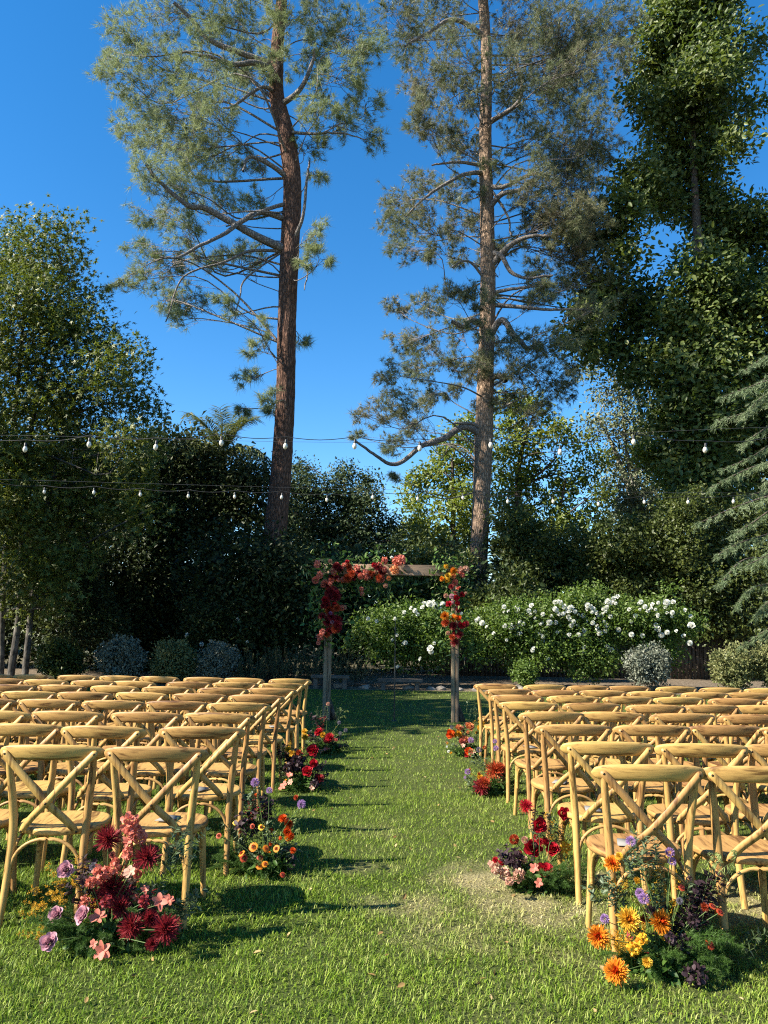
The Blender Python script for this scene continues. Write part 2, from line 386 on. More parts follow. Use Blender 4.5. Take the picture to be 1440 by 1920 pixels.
def grass():
    Xs, Ys, hs_ = [], [], []
    bands = [(2.4, 4.0, 8800, 1.0), (4.0, 5.0, 7000, 1.1), (5.0, 7.5, 4200, 1.4), (7.5, 10.5, 1700, 1.75), (10.5, 15, 800, 2.2), (15, LAWN_END, 350, 3.0)]
    for y0, y1, dens, wf in bands:
        hw = .56 * y1 + .9; k = int(dens * 2 * hw * (y1 - y0))
        X = rng.uniform(-hw, hw, k); Y = rng.uniform(y0, y1, k)
        dr = dry_at(X, Y); keep = rng.random(k) > dr * .45
        Xs.append(X[keep]); Ys.append(Y[keep]); hs_.append(np.full(keep.sum(), wf))
    X = np.concatenate(Xs); Y = np.concatenate(Ys); wf = np.concatenate(hs_); N = len(X)
    dr = dry_at(X, Y)
    tuft = .5 + .5 * np.sin(8.1 * X + 2 * np.sin(5.3 * Y)) * np.sin(7.3 * Y + 1.7 * np.sin(6.1 * X))
    h = rng.uniform(.016, .041, N) * (.6 + .8 * tuft) * (1 - .45 * dr) * np.minimum(wf, 1.3) ** .5
    w = rng.uniform(.0025, .0052, N) * wf
    az = rng.uniform(0, 2 * np.pi, N) + .0; lean = rng.uniform(.3, 1.45, N) ** 1.0 + dr * .3
    d = np.stack([np.cos(az), np.sin(az), np.zeros(N)], -1); s = np.stack([-np.sin(az), np.cos(az), np.zeros(N)], -1)
    tw = rng.uniform(-.6, .6, N)[:, None]; s = nrm(s * np.cos(tw) + d * np.sin(tw))
    b = np.stack([X, Y, np.full(N, -.002)], -1)
    l1 = lean * .55
    p1 = b + (h * .55)[:, None] * (np.sin(l1)[:, None] * d + np.cos(l1)[:, None] * UP)
    p2 = p1 + (h * .55)[:, None] * (np.sin(lean * 1.25)[:, None] * d + np.cos(lean * 1.25)[:, None] * UP)
    hw = (w * .5)[:, None]
    V = np.stack([b - s * hw, b + s * hw, p1 + s * hw * .9, p1 - s * hw * .9, p2], 1)
    Q = np.arange(N)[:, None] * 5
    near = wf < 1.15; Nn = int(near.sum()); Qn = np.arange(Nn)[:, None] * 5; Qf = np.arange(N - Nn)[:, None] * 3
    jit = np.clip(dr + rng.normal(0, .16, N), 0, 1)
    mb = MB(); mb.add(V[near], np.concatenate([Qn + np.array([[0, 1, 2]]), Qn + np.array([[0, 2, 3]]), Qn + np.array([[3, 2, 4]])]))
    mb.add(V[~near][:, [0, 1, 4]], Qf + np.array([[0, 1, 2]]))
    o = mb.build('grass', M['grass'])
    a = o.data.attributes.new('dry', 'FLOAT', 'POINT')
    a.data.foreach_set('value', np.concatenate([np.repeat(jit[near], 5), np.repeat(jit[~near], 3)]).astype(np.float32))
    tag(o, 'short mown grass blades of the lawn, straw coloured where it is worn', 'grass', kind='stuff')
M['grass'] = grassmat('grass blades', True)
grass()
M['dead_leaf'] = leafmat('dry fallen leaf', [(.16, .09, .03), (.30, .19, .07), (.38, .30, .14)], .15, .7, .2)
def litter():
    R = np.random.default_rng(41); P = []
    for _ in range(260):
        y = 2.9 + 9 * R.random() ** 1.5; P.append((R.uniform(-.52, .52) * (y + .6), y, R.uniform(.012, .03)))
    mb = MB(); leaves(mb, np.array(P), .034, 'oval', (0, 0, 1.6), R=R)
    tag(mb.build('fallen_leaves', M['dead_leaf']), 'small dry brown leaves and needles scattered over the lawn', 'leaves', kind='stuff')
litter()

# ---------------------------------------------------------------- trees and shrubs
M['pine_bark'] = barkmat('red brown pine bark', (.026, .014, .010), (.20, .105, .07), (15, 15, 3.4), 1.0)
M['pine_bark_pale'] = barkmat('pale pine bark', (.07, .045, .03), (.40, .275, .19), (15, 15, 3.6), 1.0)
M['limb'] = barkmat('grey pine limb', (.05, .04, .036), (.27, .235, .21), (14, 14, 8), .5)
M['limb_dark'] = barkmat('dark limb', (.03, .023, .018), (.13, .10, .08), (14, 14, 5), .4)
M['sycamore_bark'] = barkmat('pale smooth bark', (.12, .11, .09), (.34, .32, .28), (5, 5, 2.5), .25)
M['limb_grey'] = barkmat('grey stem bark', (.03, .027, .024), (.14, .125, .11), (5, 5, 2.5), .25)
M['needle_light'] = leafmat('light pine needles', [(.125, .165, .06), (.215, .255, .11), (.30, .325, .155)], .45, .5, .3, big=.35)
M['needle_dark'] = leafmat('dark pine needles', [(.075, .105, .05), (.13, .16, .075), (.19, .195, .10), (.22, .165, .095)], .4, .5, .3, big=.3)
M['star_leaf'] = leafmat('star leaf', [(.055, .08, .016), (.11, .135, .026), (.19, .20, .045)], .3, .48, .3, (1.2, 1.3, .6))
M['tall_leaf'] = leafmat('lobed leaf of tall tree', [(.035, .06, .014), (.075, .105, .024), (.16, .18, .048)], .3, .48, .3, (1.2, 1.3, .6), big=.25)
M['amber_leaf'] = leafmat('yellow green leaf', [(.07, .105, .02), (.135, .175, .032), (.21, .225, .05)], .42, .42, .4, (1.3, 1.3, .5), big=.5)
M['hedge_leaf'] = leafmat('dark evergreen leaf', [(.014, .023, .007), (.027, .04, .011), (.05, .062, .018)], .15, .5, .18)
M['laurel_leaf'] = leafmat('glossy green leaf', [(.035, .048, .010), (.06, .08, .016), (.115, .13, .028)], .3, .45, .3, big=.5)
M['grey_leaf'] = leafmat('grey olive leaf', [(.08, .105, .05), (.14, .165, .08), (.19, .20, .11)], .22, .5, .3)
M['silver_leaf'] = leafmat('silver grey leaf', [(.09, .105, .075), (.155, .17, .125), (.24, .25, .19)], .2, .55, .3)
M['rose_leaf'] = leafmat('rose bush leaf', [(.05, .085, .018), (.095, .15, .03), (.17, .22, .056)], .38, .45, .3, (1.2, 1.3, .5), big=.8)
M['lime_leaf'] = leafmat('lime grey leaf', [(.10, .12, .04), (.17, .18, .065), (.24, .235, .10)], .3, .5, .3)
M['cedar_leaf'] = leafmat('blue grey cedar needles', [(.08, .125, .055), (.15, .20, .095), (.23, .27, .145)], .25, .5, .3, big=.6)
M['palm_leaf'] = leafmat('palm frond', [(.10, .13, .035), (.17, .20, .055), (.25, .25, .09)], .3, .35, .5)
M['conifer_leaf'] = leafmat('fine evergreen leaf', [(.022, .04, .014), (.04, .062, .022), (.068, .09, .034)], .2, .5, .2, big=.4)
M['rosemary_leaf'] = leafmat('rosemary leaf', [(.035, .055, .025), (.06, .08, .035), (.10, .12, .055)], .2, .5, .3)

def in_ball(N, R=rng, shell=.45):
    v = nrm(R.normal(size=(N, 3))); r = R.random(N) ** (1 / 3.)
    r = np.maximum(r, R.random(N) * shell + (1 - shell) * r)
    return v * r[:, None]
def limb(mb, a, b, r0, r1, bend=.15, n=10, seg=7, sag=0., R=rng, m=0):
    a = np.asarray(a, float); b = np.asarray(b, float); L = np.linalg.norm(b - a)
    k1 = a + (b - a) * .35 + R.normal(size=3) * L * bend * .5 + UP * L * sag
    k2 = a + (b - a) * .7 + R.normal(size=3) * L * bend * .5 + UP * L * sag * .7
    P = spline([a, k1, k2, b], n)
    tube(mb, P, np.linspace(r0, r1, n), seg, m, cap=False)
    return P

def trunk_mesh(name, P, r, mat, parent, seg=48, bumps=.075, freq=(14, 2.0), rings=None, flare=.0):
    rings = rings or max(20, int(np.sum(np.linalg.norm(np.diff(P, axis=0), axis=1)) * 7))
    C = spline(P, rings); rr = np.interp(np.linspace(0, 1, rings), np.linspace(0, 1, len(r)), r)
    if flare:
        rr = rr * (1 + flare * np.exp(-(C[:, 2] - C[0, 2]) / .5))
    a = np.linspace(0, 2 * np.pi, seg, endpoint=False)
    T = nrm(np.gradient(C, axis=0)); U = nrm(np.cross(T, np.array([0, 1., 0]))); Wv = np.cross(T, U)
    dirs = np.cos(a)[None, :, None] * U[:, None] + np.sin(a)[None, :, None] * Wv[:, None]
    disp = np.zeros((rings, seg))
    for i in range(rings):
        for j in range(seg):
            q = Vector((math.cos(a[j]) * freq[0] * .5, math.sin(a[j]) * freq[0] * .5, C[i, 2] * freq[1]))
            disp[i, j] = noise.noise(q) + .6 * noise.noise(q * 2.3)
    V = C[:, None] + dirs * (rr[:, None] * (1 + bumps * disp))[:, :, None]
    i = np.arange(rings - 1)[:, None] * seg; j = np.arange(seg)[None]; k = (j + 1) % seg
    F = np.stack([i + j, i + k, i + seg + k, i + seg + j], -1).reshape(-1, 4)
    mb = MB(); mb.add(V, F)
    return mb.build(name, mat, parent, smooth=True), C, rr

def local(o_xyz, P): return np.asarray(P, float) - np.asarray(o_xyz, float)

def pine(label, Y, trunk_px, widths, blobs, limbs, bark, leafm, depth, tuft_L, seed, tuft_w=.014, per=17, dens=.84, spread=.6):
    R = np.random.default_rng(seed)
    # trunk in px top down -> base first; extended to the ground
    tp = [at(x, y, Y + dy) for x, y, dy in trunk_px]
    base = tp[0].copy(); base[2] = -.05
    rad = [w * .46 * mpp(y, Y) for w, (x, y, dy) in zip(widths, trunk_px)]
    org = np.array([base[0], base[1], 0.])
    t = thing('pine_tree', label, 'tree', org)
    _, C, rr = trunk_mesh('trunk', local(org, [base] + tp), [rad[0] * 1.12] + rad, bark, t, flare=.15)
    lm = MB(); nd = MB()
    def trunk_near(z):
        i = int(np.argmin(np.abs(C[:, 2] - z))); return C[i], rr[i]
    for pts, w0, w1 in limbs:           # explicit limbs seen in front
        P = []
        for k, (x, y) in enumerate(pts):
            q = local(org, at(x, y, Y - (.2 + .25 * k) * 1.0)); P.append(q)
        c, r_ = trunk_near(P[0][2]); P[0] = c + (P[1] - c) * .02
        Q = spline(P, 8 * len(P)); Q = Q + np.cumsum(R.normal(size=Q.shape) * .012, 0) * np.linspace(0, 1, len(Q))[:, None]
        tube(lm, Q, np.linspace(w0, w1, len(Q)) * .5 * mpp(500, Y), 8, 0, cap=False)
    for bl in blobs:
        x, y, r = bl[:3]; frac = bl[3] if len(bl) > 3 else 1.0
        rm = r * mpp(y, Y); dz = R.uniform(-1, 1) * depth
        c = local(org, at(x, y, Y + dz))
        tc, tr = trunk_near(max(1., c[2] - R.uniform(-1.0, 1.4) - .25 * np.hypot(*(c[:2]))))
        d = np.hypot(*(c - tc)[:2])
        P = limb(lm, tc, c, (.010 + .0065 * d), .008, .2, 14, 5, R.uniform(-.10, .16), R)
        nt = max(4, int(15 * (r / 40.) ** 1.8 * frac * dens))
        for _ in range(nt):
            s = P[R.integers(7, 14)]; e = c + in_ball(1, R)[0] * rm * np.array([1, 1.15, .8])
            Tw = limb(lm, s, e, .010, .004, .22, 6, 3, R.uniform(-.05, .12), R)
            D = nrm(np.gradient(Tw, axis=0))
            idx = R.integers(2, 6, 8)
            P0 = Tw[idx] * .4 + Tw[-1] * .6 + R.normal(size=(8, 3)) * rm * .165
            P0 = np.vstack([P0, Tw[-1:]]); Dd = np.vstack([D[idx] + R.normal(size=(8, 3)) * .6, D[-1:]]) + UP * .15
            # short twig to every tuft
            needles(nd, P0, nrm(Dd), per, tuft_L, tuft_w, spread, 0, R)
            for a_, b_ in zip(Tw[idx][:4], P0[:4]):
                tube(lm, np.array([a_, (a_ + b_) / 2 + R.normal(size=3) * .02, b_])[[0, 2]], .005, 3, 0, cap=False)
    lm.build('limb', M['limb'], t, smooth=True)
    tag(nd.build('needles', leafm, t), kind='stuff')
    return t

LP_BLOBS = [(230,60,52),(300,25,55),(380,35,58),(450,25,55),(235,140,48),(305,130,55),(385,115,58),(445,110,50),(262,205,52),(330,205,58),(400,195,58),(475,150,40),
 (238,255,36),(345,285,55),(400,290,50),(300,275,48),(270,335,40),(335,360,50),(400,365,46),(462,300,42),(472,385,36),(285,405,40),(345,425,42),
 (262,470,36),(312,495,46),(258,525,32),(305,565,40),(352,560,40),(402,495,42),(424,565,30),(340,600,26),(452,475,36),(485,470,26),(200,95,26),(205,540,0.1),
 (600,40,58),(660,60,48),(700,95,36),(580,110,46),(640,150,52),(688,190,42),(600,205,44),(650,235,38),(698,255,28),(580,275,36),(592,330,26),
 (592,440,32),(600,485,26),(572,500,20),(490,620,26),(482,655,22),(560,640,22),(472,710,30),(500,742,24),(452,770,14),(512,770,14),(540,20,50),(520,120,36),
 (300,-45,50),(400,-55,60),(500,-65,60),(600,-55,56)]
LP_LIMBS = [([(535,468),(490,447),(440,420),(385,392),(350,388),(300,350),(270,318)], 17, 5), ([(533,405),(490,398),(455,415),(420,440),(370,460),(330,480),(290,478)], 12, 3),
 ([(540,335),(505,308),(465,295),(452,325)], 11, 4), ([(533,370),(500,392),(470,410),(430,425)], 9, 3), ([(520,120),(480,118),(440,120),(390,110),(345,100)], 14, 4),
 ([(440,108),(400,80),(355,40),(320,10)], 12, 6), ([(515,165),(490,165),(440,200),(425,205)], 9, 3), ([(525,190),(560,170),(585,120),(590,95)], 12, 4),
 ([(528,240),(570,250),(600,250),(640,250),(690,262)], 7, 2), ([(535,460),(565,410),(572,330),(575,300)], 8, 3), ([(560,470),(575,500),(578,540)], 4, 2),
 ([(535,470),(470,470),(420,490),(340,520),(310,600)], 7, 2), ([(460,460),(462,520),(450,555),(440,600)], 4, 2)]
pine('tall red-barked pine with airy light green crown, rising out of the dark hedge', 23.5,
     [(516, 1010, 0), (526, 900, 0), (535, 750, 0), (538, 600, 0), (544, 450, 0), (548, 340, 0), (536, 250, 0), (519, 180, .1), (520, 90, .2), (528, 0, .3), (530, -60, .3), (532, -110, .3)],
     [46, 42, 38, 37, 38, 36, 34, 30, 26, 22, 17, 8], LP_BLOBS, LP_LIMBS, M['pine_bark'], M['needle_light'], 1.9, .30, 11)
RP_BLOBS = [(740,25,58),(762,90,44),(820,40,58),(862,110,58),(802,150,48),(862,182,46),(780,182,32),(980,35,66),(1050,40,58),(1110,45,58),(1160,40,48),(962,130,58),(1040,120,58),
 (1110,130,58),(1172,110,36),(972,200,48),(1050,200,58),(1115,220,48),(1000,272,46),(1080,280,56),(1135,280,38),
 (800,220,42),(840,262,42),(790,232,28),(870,250,36),(742,390,46),(790,345,42),(782,420,48),(732,430,36),(840,350,36),(850,420,42),(822,462,36),(752,470,32),(860,482,28),
 (1000,332,46),(1060,340,52),(1105,350,46),(1040,402,46),(1095,410,46),(1000,432,42),(1060,462,46),(1105,482,44),(1012,502,38),(1080,532,42),(1142,520,40),(1172,560,34),(1115,580,40),(1012,560,36),(952,460,32),
 (742,580,30),(792,572,36),(840,562,36),(870,542,28),(752,640,36),(802,645,40),(860,622,36),(722,700,30),(782,690,40),(840,690,36),(692,780,34),(742,760,40),(800,742,40),(850,740,28),
 (672,820,20),(722,832,30),(772,800,32),(742,892,14),(962,650,36),(1010,640,40),(1050,640,36),(980,702,40),(1040,710,44),(1078,690,26),(962,760,34),(1010,770,40),(1060,740,26),(905,480,30),(900,690,30),(905,420,24),(880,300,34),(935,300,30),(895,420,30),(900,560,30),(930,640,30),(890,690,34),(915,760,26),(880,360,30),(900,620,28),(925,720,28),(1000,380,46),(1060,410,50),(1110,430,46),(1040,320,50),(1100,300,46),(1060,160,56),(1000,90,56),(1080,90,56),(1080,500,44),(1130,550,40),(1010,540,36),
 (810,-50,60),(900,-70,60),(990,-60,60)]
RP_LIMBS = [([(905,815),(870,800),(830,822),(790,835),(740,868),(700,850),(660,820)], 14, 4), ([(905,800),(880,795),(850,800)], 9, 4), ([(915,640),(940,600),(965,630),(990,660)], 14, 8),
 ([(915,610),(885,600),(870,612),(850,600)], 12, 7), ([(918,500),(945,470),(970,450),(1000,440),(1040,440)], 13, 4), ([(918,470),(940,480),(960,510),(990,520),(1040,515)], 11, 4),
 ([(918,570),(970,575),(1030,580),(1100,578)], 10, 3), ([(918,545),(960,540),(1020,530)], 9, 3), ([(915,390),(940,365),(975,355),(1000,335)], 12, 5), ([(912,345),(945,350),(985,330),(1010,325)], 11, 4),
 ([(910,320),(880,325),(850,335),(800,365),(760,400)], 10, 3), ([(908,305),(860,305),(810,312)], 8, 3), ([(912,225),(950,210),(972,190),(975,160),(960,100)], 10, 4), ([(905,60),(850,35),(800,60),(755,80)], 11, 4),
 ([(905,710),(935,705),(950,712)], 12, 10), ([(912,530),(880,490),(850,500)], 6, 3), ([(918,340),(950,400),(960,440)], 6, 3)]
pine('pale-barked pine behind the arch, dense grey green crown with browning needles', 30.0,
     [(896, 1090, 0), (902, 950, 0), (907, 820, 0), (911, 680, 0), (915, 540, 0), (913, 400, 0), (910, 260, 0), (912, 120, 0), (906, 0, 0), (904, -70, 0), (902, -130, 0)],
     [37, 35, 37, 32, 31, 28, 25, 22, 20, 15, 7], RP_BLOBS, RP_LIMBS, M['pine_bark_pale'], M['needle_dark'], 2.6, .29, 12, per=16, tuft_w=.0185, dens=1.1)

KD = {'diamond': 42, 'oval': 34, 'star': 62, 'strip': 110}
def blob_tree(name, label, cat, Y, blobs, leafm, lsize, shape='diamond', dens=1.0, depth=1.0, trunks=None, limbm='limb_dark', group=None, seed=1, core=True,
              nbias=(-.2, -.3, .6), droop=None, flat=1.0, cl=.30, limbs=True, spread=1.0, leaf_name='foliage', deep=1.0, per=26):
    """crown made of many leaf clumps inside blobs (px, py, radius px[, dY]) with limbs; real depth"""
    R = np.random.default_rng(seed * 101 + 5)
    base = trunks[0][0] if trunks else (np.mean([b[0] for b in blobs]), max(b[1] for b in blobs))
    b0 = at(base[0], base[1], Y); org = np.array([b0[0], Y, 0.])
    t = thing(name, label, cat, org, 0, group)
    fo = MB(); lm = MB()
    trs = []
    if trunks:
        for pts in trunks:
            P = [local(org, at(x, y, Y)) for x, y, w in [(p + (0,))[:3] for p in pts]]
            ws = [p[2] if len(p) > 2 else 8 for p in pts]
            g = P[0].copy(); g[2] = -.05
            Pq = np.array([g] + P) if P[0][2] > .1 else np.array(P)
            wq = ([ws[0]] + ws) if P[0][2] > .1 else ws
            C = spline(Pq, 30); rr = np.interp(np.linspace(0, 1, 30), np.linspace(0, 1, len(wq)), wq) * .5 * mpp(900, Y)
            tm = MB(); tube(tm, C, rr, 14, 0, cap=True); tm.build('trunk', M[limbm], t, smooth=True)
            trs.append((C, rr))
    for b in blobs:
        x, y, r = b[:3]; dy = b[3] if len(b) > 3 else R.uniform(-1, 1) * depth
        rm = r * mpp(y, Y); c = local(org, at(x, y, Y + dy))
        if c[2] < rm * .8 - .1: c[2] = max(c[2], rm * .5)
        nl = KD[shape] * dens * (rm / lsize) ** 2
        ncl = max(5, int(nl / per))
        cc = c + in_ball(ncl, R, .7) * rm * np.array([1, deep, flat])
        if trs and limbs:
            C, rr = trs[R.integers(len(trs))]
            zt = min(c[2] - .35 * np.hypot(c[0], c[1]) * .6, C[-1, 2]); i = int(np.argmin(np.abs(C[:, 2] - zt)))
            P = limb(lm, C[i], c, max(.015, min(rr[i] * .6, .02 + rm * .04)), .012, .2, 9, 5, R.uniform(0, .1), R)
            for e in cc[: max(2, ncl // 3)]: limb(lm, P[R.integers(4, 9)], e, .012, .005, .25, 5, 3, 0, R)
        lp = np.repeat(cc, per, 0); q = np.clip(R.normal(size=lp.shape), -1.7, 1.7) * (lsize * 7 * cl) * np.array([1, 1, flat * .9])
        lp = lp + q
        lp = lp[lp[:, 2] > .02]
        dirs = nrm(lp - c) * .8 + (np.array([0, 0, -droop]) if droop else 0)
        leaves(fo, lp, lsize, shape, nbias, dirs, spread, 0, R)
        if core:                                   # big inner leaves that close the heart of the crown
            ni = 40
            lc = c + in_ball(ni, R, 0) * rm * .62 * np.array([1, deep, flat])
            leaves(fo, lc[lc[:, 2] > .05], rm * .42, 'oval', (0, -.5, .4), None, 1, 0, R)
    if lm.n: lm.build('limb', M[limbm], t, smooth=True)
    tag(fo.build(leaf_name, leafm, t), kind='stuff')
    return t

# big star-leaved tree at the lawn's edge
T1 = [(20,450,32),(60,440,26),(120,440,34),(20,500,46),(80,500,50),(128,500,28),(30,560,58),(100,570,50),(160,565,28),(40,640,66),(130,640,62),(192,635,36),(40,730,70),(130,730,66),
      (215,690,48),(262,675,20),(50,820,72),(150,810,66),(235,760,42),(280,770,18),(60,910,72),(150,900,60),(230,850,44),(280,830,20),(40,1000,66),(120,990,54),(200,940,44),(60,1060,48),(130,1070,36),(190,1010,30),(140,1130,24),(110,1110,30),
      (-60,520,60),(-50,640,70),(-60,760,70),(-60,880,70),(-60,1000,60),(250,900,40),(270,960,36),(60,1150,20),(30,1010,44,-1.2),(70,1070,40,-1.2),(20,1090,36,-1.0),(110,1050,40,-1.2),(60,960,50,-1.4),(10,930,50,-1.4)]
blob_tree('star_leaf_tree', 'tall multi-stemmed tree with glossy star shaped leaves beside the dark hedge', 'tree', 22.0, T1, M['star_leaf'], .20, 'star', .95, 1.6,
          [[(2, 1250, 11), (6, 1100, 10), (20, 900, 8), (40, 640, 6), (60, 480, 3)], [(22, 1252, 13), (36, 1150, 11), (40, 1050, 10), (60, 800, 8), (120, 520, 3)], [(48, 1254, 12), (58, 1150, 10), (66, 1080, 9), (110, 850, 7), (180, 640, 3)]],
          'limb_grey', seed=1, core=False, nbias=(-.4, -.4, .8), cl=.23, per=38)
# dark evergreen hedge row behind the chairs on the shaded side
HD = [(150,900,80),(240,900,70),(330,870,60),(380,872,40),(430,890,44),(480,900,44),(180,980,90),(280,980,90),(380,960,90),(470,960,80),(120,1080,90),(220,1080,90),(330,1080,90),(430,1070,90),(520,1060,70),
      (160,1170,80),(270,1180,80),(370,1180,80),(470,1170,80),(560,1150,60),(300,840,36),(345,852,24),(60,1000,80),(40,1130,60)]
parts_h = [('broad', [b for b in HD if b[0] < 250], 26.5), ('mid', [b for b in HD if 250 <= b[0] < 400], 27.5), ('pale', [b for b in HD if b[0] >= 400 and b[1] < 1040], 27.0), ('front', [b for b in HD if b[0] >= 400 and b[1] >= 1040] + [(500,1060,50),(545,1100,56),(480,1120,60),(520,1190,60)], 22.7)]
HL = ['dark evergreen shrub mass behind the star-leaved tree', 'dark evergreen tree in shade under the palm crown', 'tall dark evergreen shrub behind the red-barked pine', 'dark evergreen shrub hiding the foot of the red-barked pine']
for k, (_, bl, Y) in enumerate(parts_h):
    blob_tree('evergreen_shrub', HL[k], 'shrub', Y, bl, M['hedge_leaf'], .155, 'diamond', 1.0, .9, seed=20 + k, group='dark evergreens behind the lawn')
# conical small-leaved evergreens between the two pines
CV = [(562,880,22),(560,920,36),(600,930,40),(560,980,44),(600,1000,48),(645,895,24),(650,940,36),(690,905,20),(690,950,34),(650,1000,46),(700,1010,40),(735,985,22),(745,1020,26),(560,1060,50),(620,1070,50),(680,1070,50),(730,1070,36)]
blob_tree('evergreen_tree', 'bushy dark green evergreen with pointed tops between the two pines', 'tree', 33.0, CV, M['conifer_leaf'], .145, 'diamond', 1.15, .9, [[(640, 1180, 14), (645, 1000, 9), (648, 920, 4)]], seed=31, nbias=(-.3, -.3, .7), cl=.28)
# yellow green trees behind the pale pine
A1 = [(778,925,30),(800,965,36),(838,880,40),(860,950,46),(850,825,30),(845,915,40),(800,1020,44),(860,1020,50),(770,1000,24),(900,860,40),(880,800,26),(800,890,26)]
A2 = [(950,820,40),(960,880,46),(940,950,46),(1000,830,36),(985,900,30),(1060,818,24),(1045,800,18),(1092,832,16),(1060,890,40),(1115,880,32),(1020,950,36),(1080,955,40),(1128,930,24),(950,760,36),(1000,770,30),(1045,1000,40),(980,1000,44),(1100,1000,34)]
blob_tree('leafy_tree', 'sunlit yellow green leafy tree left open beside the pale pine trunk', 'tree', 36.0, A1, M['amber_leaf'], .21, 'oval', 1.1, 1.2, [[(850, 1150, 14), (850, 1000, 10), (848, 860, 5)]], group='yellow green trees behind the pale pine', seed=41, core=False, cl=.18, per=46)
blob_tree('leafy_tree', 'taller yellow green leafy tree with forked dark trunk against the sky', 'tree', 37.0, A2, M['amber_leaf'], .21, 'oval', 1.0, 1.2, [[(966, 1150, 14), (970, 960, 12), (975, 860, 9), (1000, 780, 4)], [(968, 960, 9), (990, 905, 6), (1015, 885, 5), (1040, 862, 3)], [(1040, 1080, 8), (1043, 1000, 7), (1060, 900, 4)]], group='yellow green trees behind the pale pine', seed=42, core=False, cl=.18, per=46)
# tall tree on the right
T4 = [(1240,60,46),(1300,25,58),(1345,80,48),(1270,120,58),(1222,130,42),(1320,150,58),(1388,130,26),(1425,85,24),(1280,200,58),(1228,215,36),(1335,220,46),(1402,198,24),(1186,195,24),(1260,290,52),(1318,300,52),(1372,265,26),(1270,362,50),(1330,372,46),
      (1200,335,44),(1175,390,36),(1235,385,30),(1350,430,56),(1420,420,46),(1155,440,34),(1100,430,36),(1070,420,26),(1400,505,56),(1315,515,56),(1175,490,30),(1130,560,50),(1100,622,46),(1200,590,54),(1280,600,66),(1360,600,66),(1430,580,56),(1150,655,44),
      (1230,690,56),(1310,700,66),(1390,700,60),(1255,770,46),(1330,780,60),(1405,790,50),(1305,850,50,-.8),(1385,860,50),(1325,800,50,-1.2),(1320,880,50,-1.2),(1310,660,50,-1.2),(1340,930,50,-1.2),(1440,680,50),(1500,560,70),(1500,680,70),(1490,440,60),(1500,800,70),(1265,-20,50),(1320,-50,60),(1280,-120,60),(1330,-140,40),(1365,10,26)]
blob_tree('tall_tree', 'very tall broadleaf tree, sunlit at the top and dark below, over the cedar', 'tree', 31.6, T4, M['tall_leaf'], .26, 'oval', 2.1, 1.6, [[(1325, 1150, 36), (1325, 900, 30), (1318, 600, 22), (1300, 300, 12), (1300, 60, 5)]], seed=51, cl=.23, per=44, nbias=(-.5, -.4, .5), limbs=False)
# wispy grey eucalyptus far behind
T6 = [(1110,690,24),(1140,728,28),(1180,690,22),(1192,742,32),(1170,790,32),(1120,800,20),(1108,790,14),(1190,830,42),(1212,880,46),(1180,920,42),(1152,880,26),(1210,950,46),(1235,805,36),(1255,870,36),(1170,970,36),(1225,1000,44)]
blob_tree('eucalyptus_tree', 'wispy grey green eucalyptus with pale forked stems, far behind the rose bushes', 'tree', 40.0, T6, M['grey_leaf'], .2, 'oval', 1.0, 1.2, [[(1190, 1150, 16), (1185, 950, 12), (1150, 840, 7), (1120, 780, 3)], [(1188, 950, 9), (1175, 850, 6), (1165, 760, 4), (1150, 700, 2)], [(1190, 940, 8), (1200, 800, 5), (1195, 700, 2)]], 'sycamore_bark', seed=61, core=False, droop=.9, cl=.3)
# mid-height shrubs behind the roses
HR = [('tall glossy shrub behind the arch beam', [(800,1060,50),(835,1070,42),(760,1080,40),(820,1110,46),(760,1140,46),(866,1135,30),(720,1110,40)], 26.0, 'laurel_leaf'),
      ('glossy green shrub in front of the pale pine trunk', [(925,1140,34),(968,1108,40),(930,1160,42),(980,1145,46),(895,1155,26),(960,1180,40)], 24.8, 'laurel_leaf'),
      ('sunlit mound of glossy shrub with yellowing tips, between pine and eucalyptus', [(960,1000,50),(1010,1020,50),(960,1050,46),(1050,1050,50),(1010,1080,46),(1100,1040,40)], 29.0, 'laurel_leaf'),
      ('broad olive green shrub below the eucalyptus', [(1150,1020,50),(1200,1020,56),(1150,1080,56),(1220,1080,56),(1100,1090,50),(1180,1130,50)], 28.0, 'laurel_leaf'),
      ('dark glossy shrub between the olive green shrub and the cedar', [(1290,960,50),(1270,1020,50),(1340,1010,50),(1300,1080,56),(1370,1080,50),(1260,1090,46),(1310,1140,56),(1390,1160,56),(1430,1080,50),(1430,980,50)], 27.0, 'laurel_leaf'),
      ('small yellow-leaved tree beneath the very tall broadleaf tree', [(1230,850,26),(1250,890,32),(1285,840,26),(1280,890,30),(1270,940,40),(1310,930,36)], 33.0, 'amber_leaf')]
Rh = np.random.default_rng(8)
for k, (lab, bl, Y, mt) in enumerate(HR):
    bl = bl + [(x + Rh.normal() * r * .7, y - abs(Rh.normal()) * r * .5, r * Rh.uniform(.25, .45)) for x, y, r in bl for _ in range(2)]
    blob_tree('laurel_shrub' if mt == 'laurel_leaf' else 'leafy_tree', lab, 'shrub' if mt == 'laurel_leaf' else 'tree', Y, bl, M[mt], .14 if Y < 32 else .19, 'diamond', .8, .7, seed=70 + k, nbias=(-.1, -.1, .25), cl=.22, per=38)
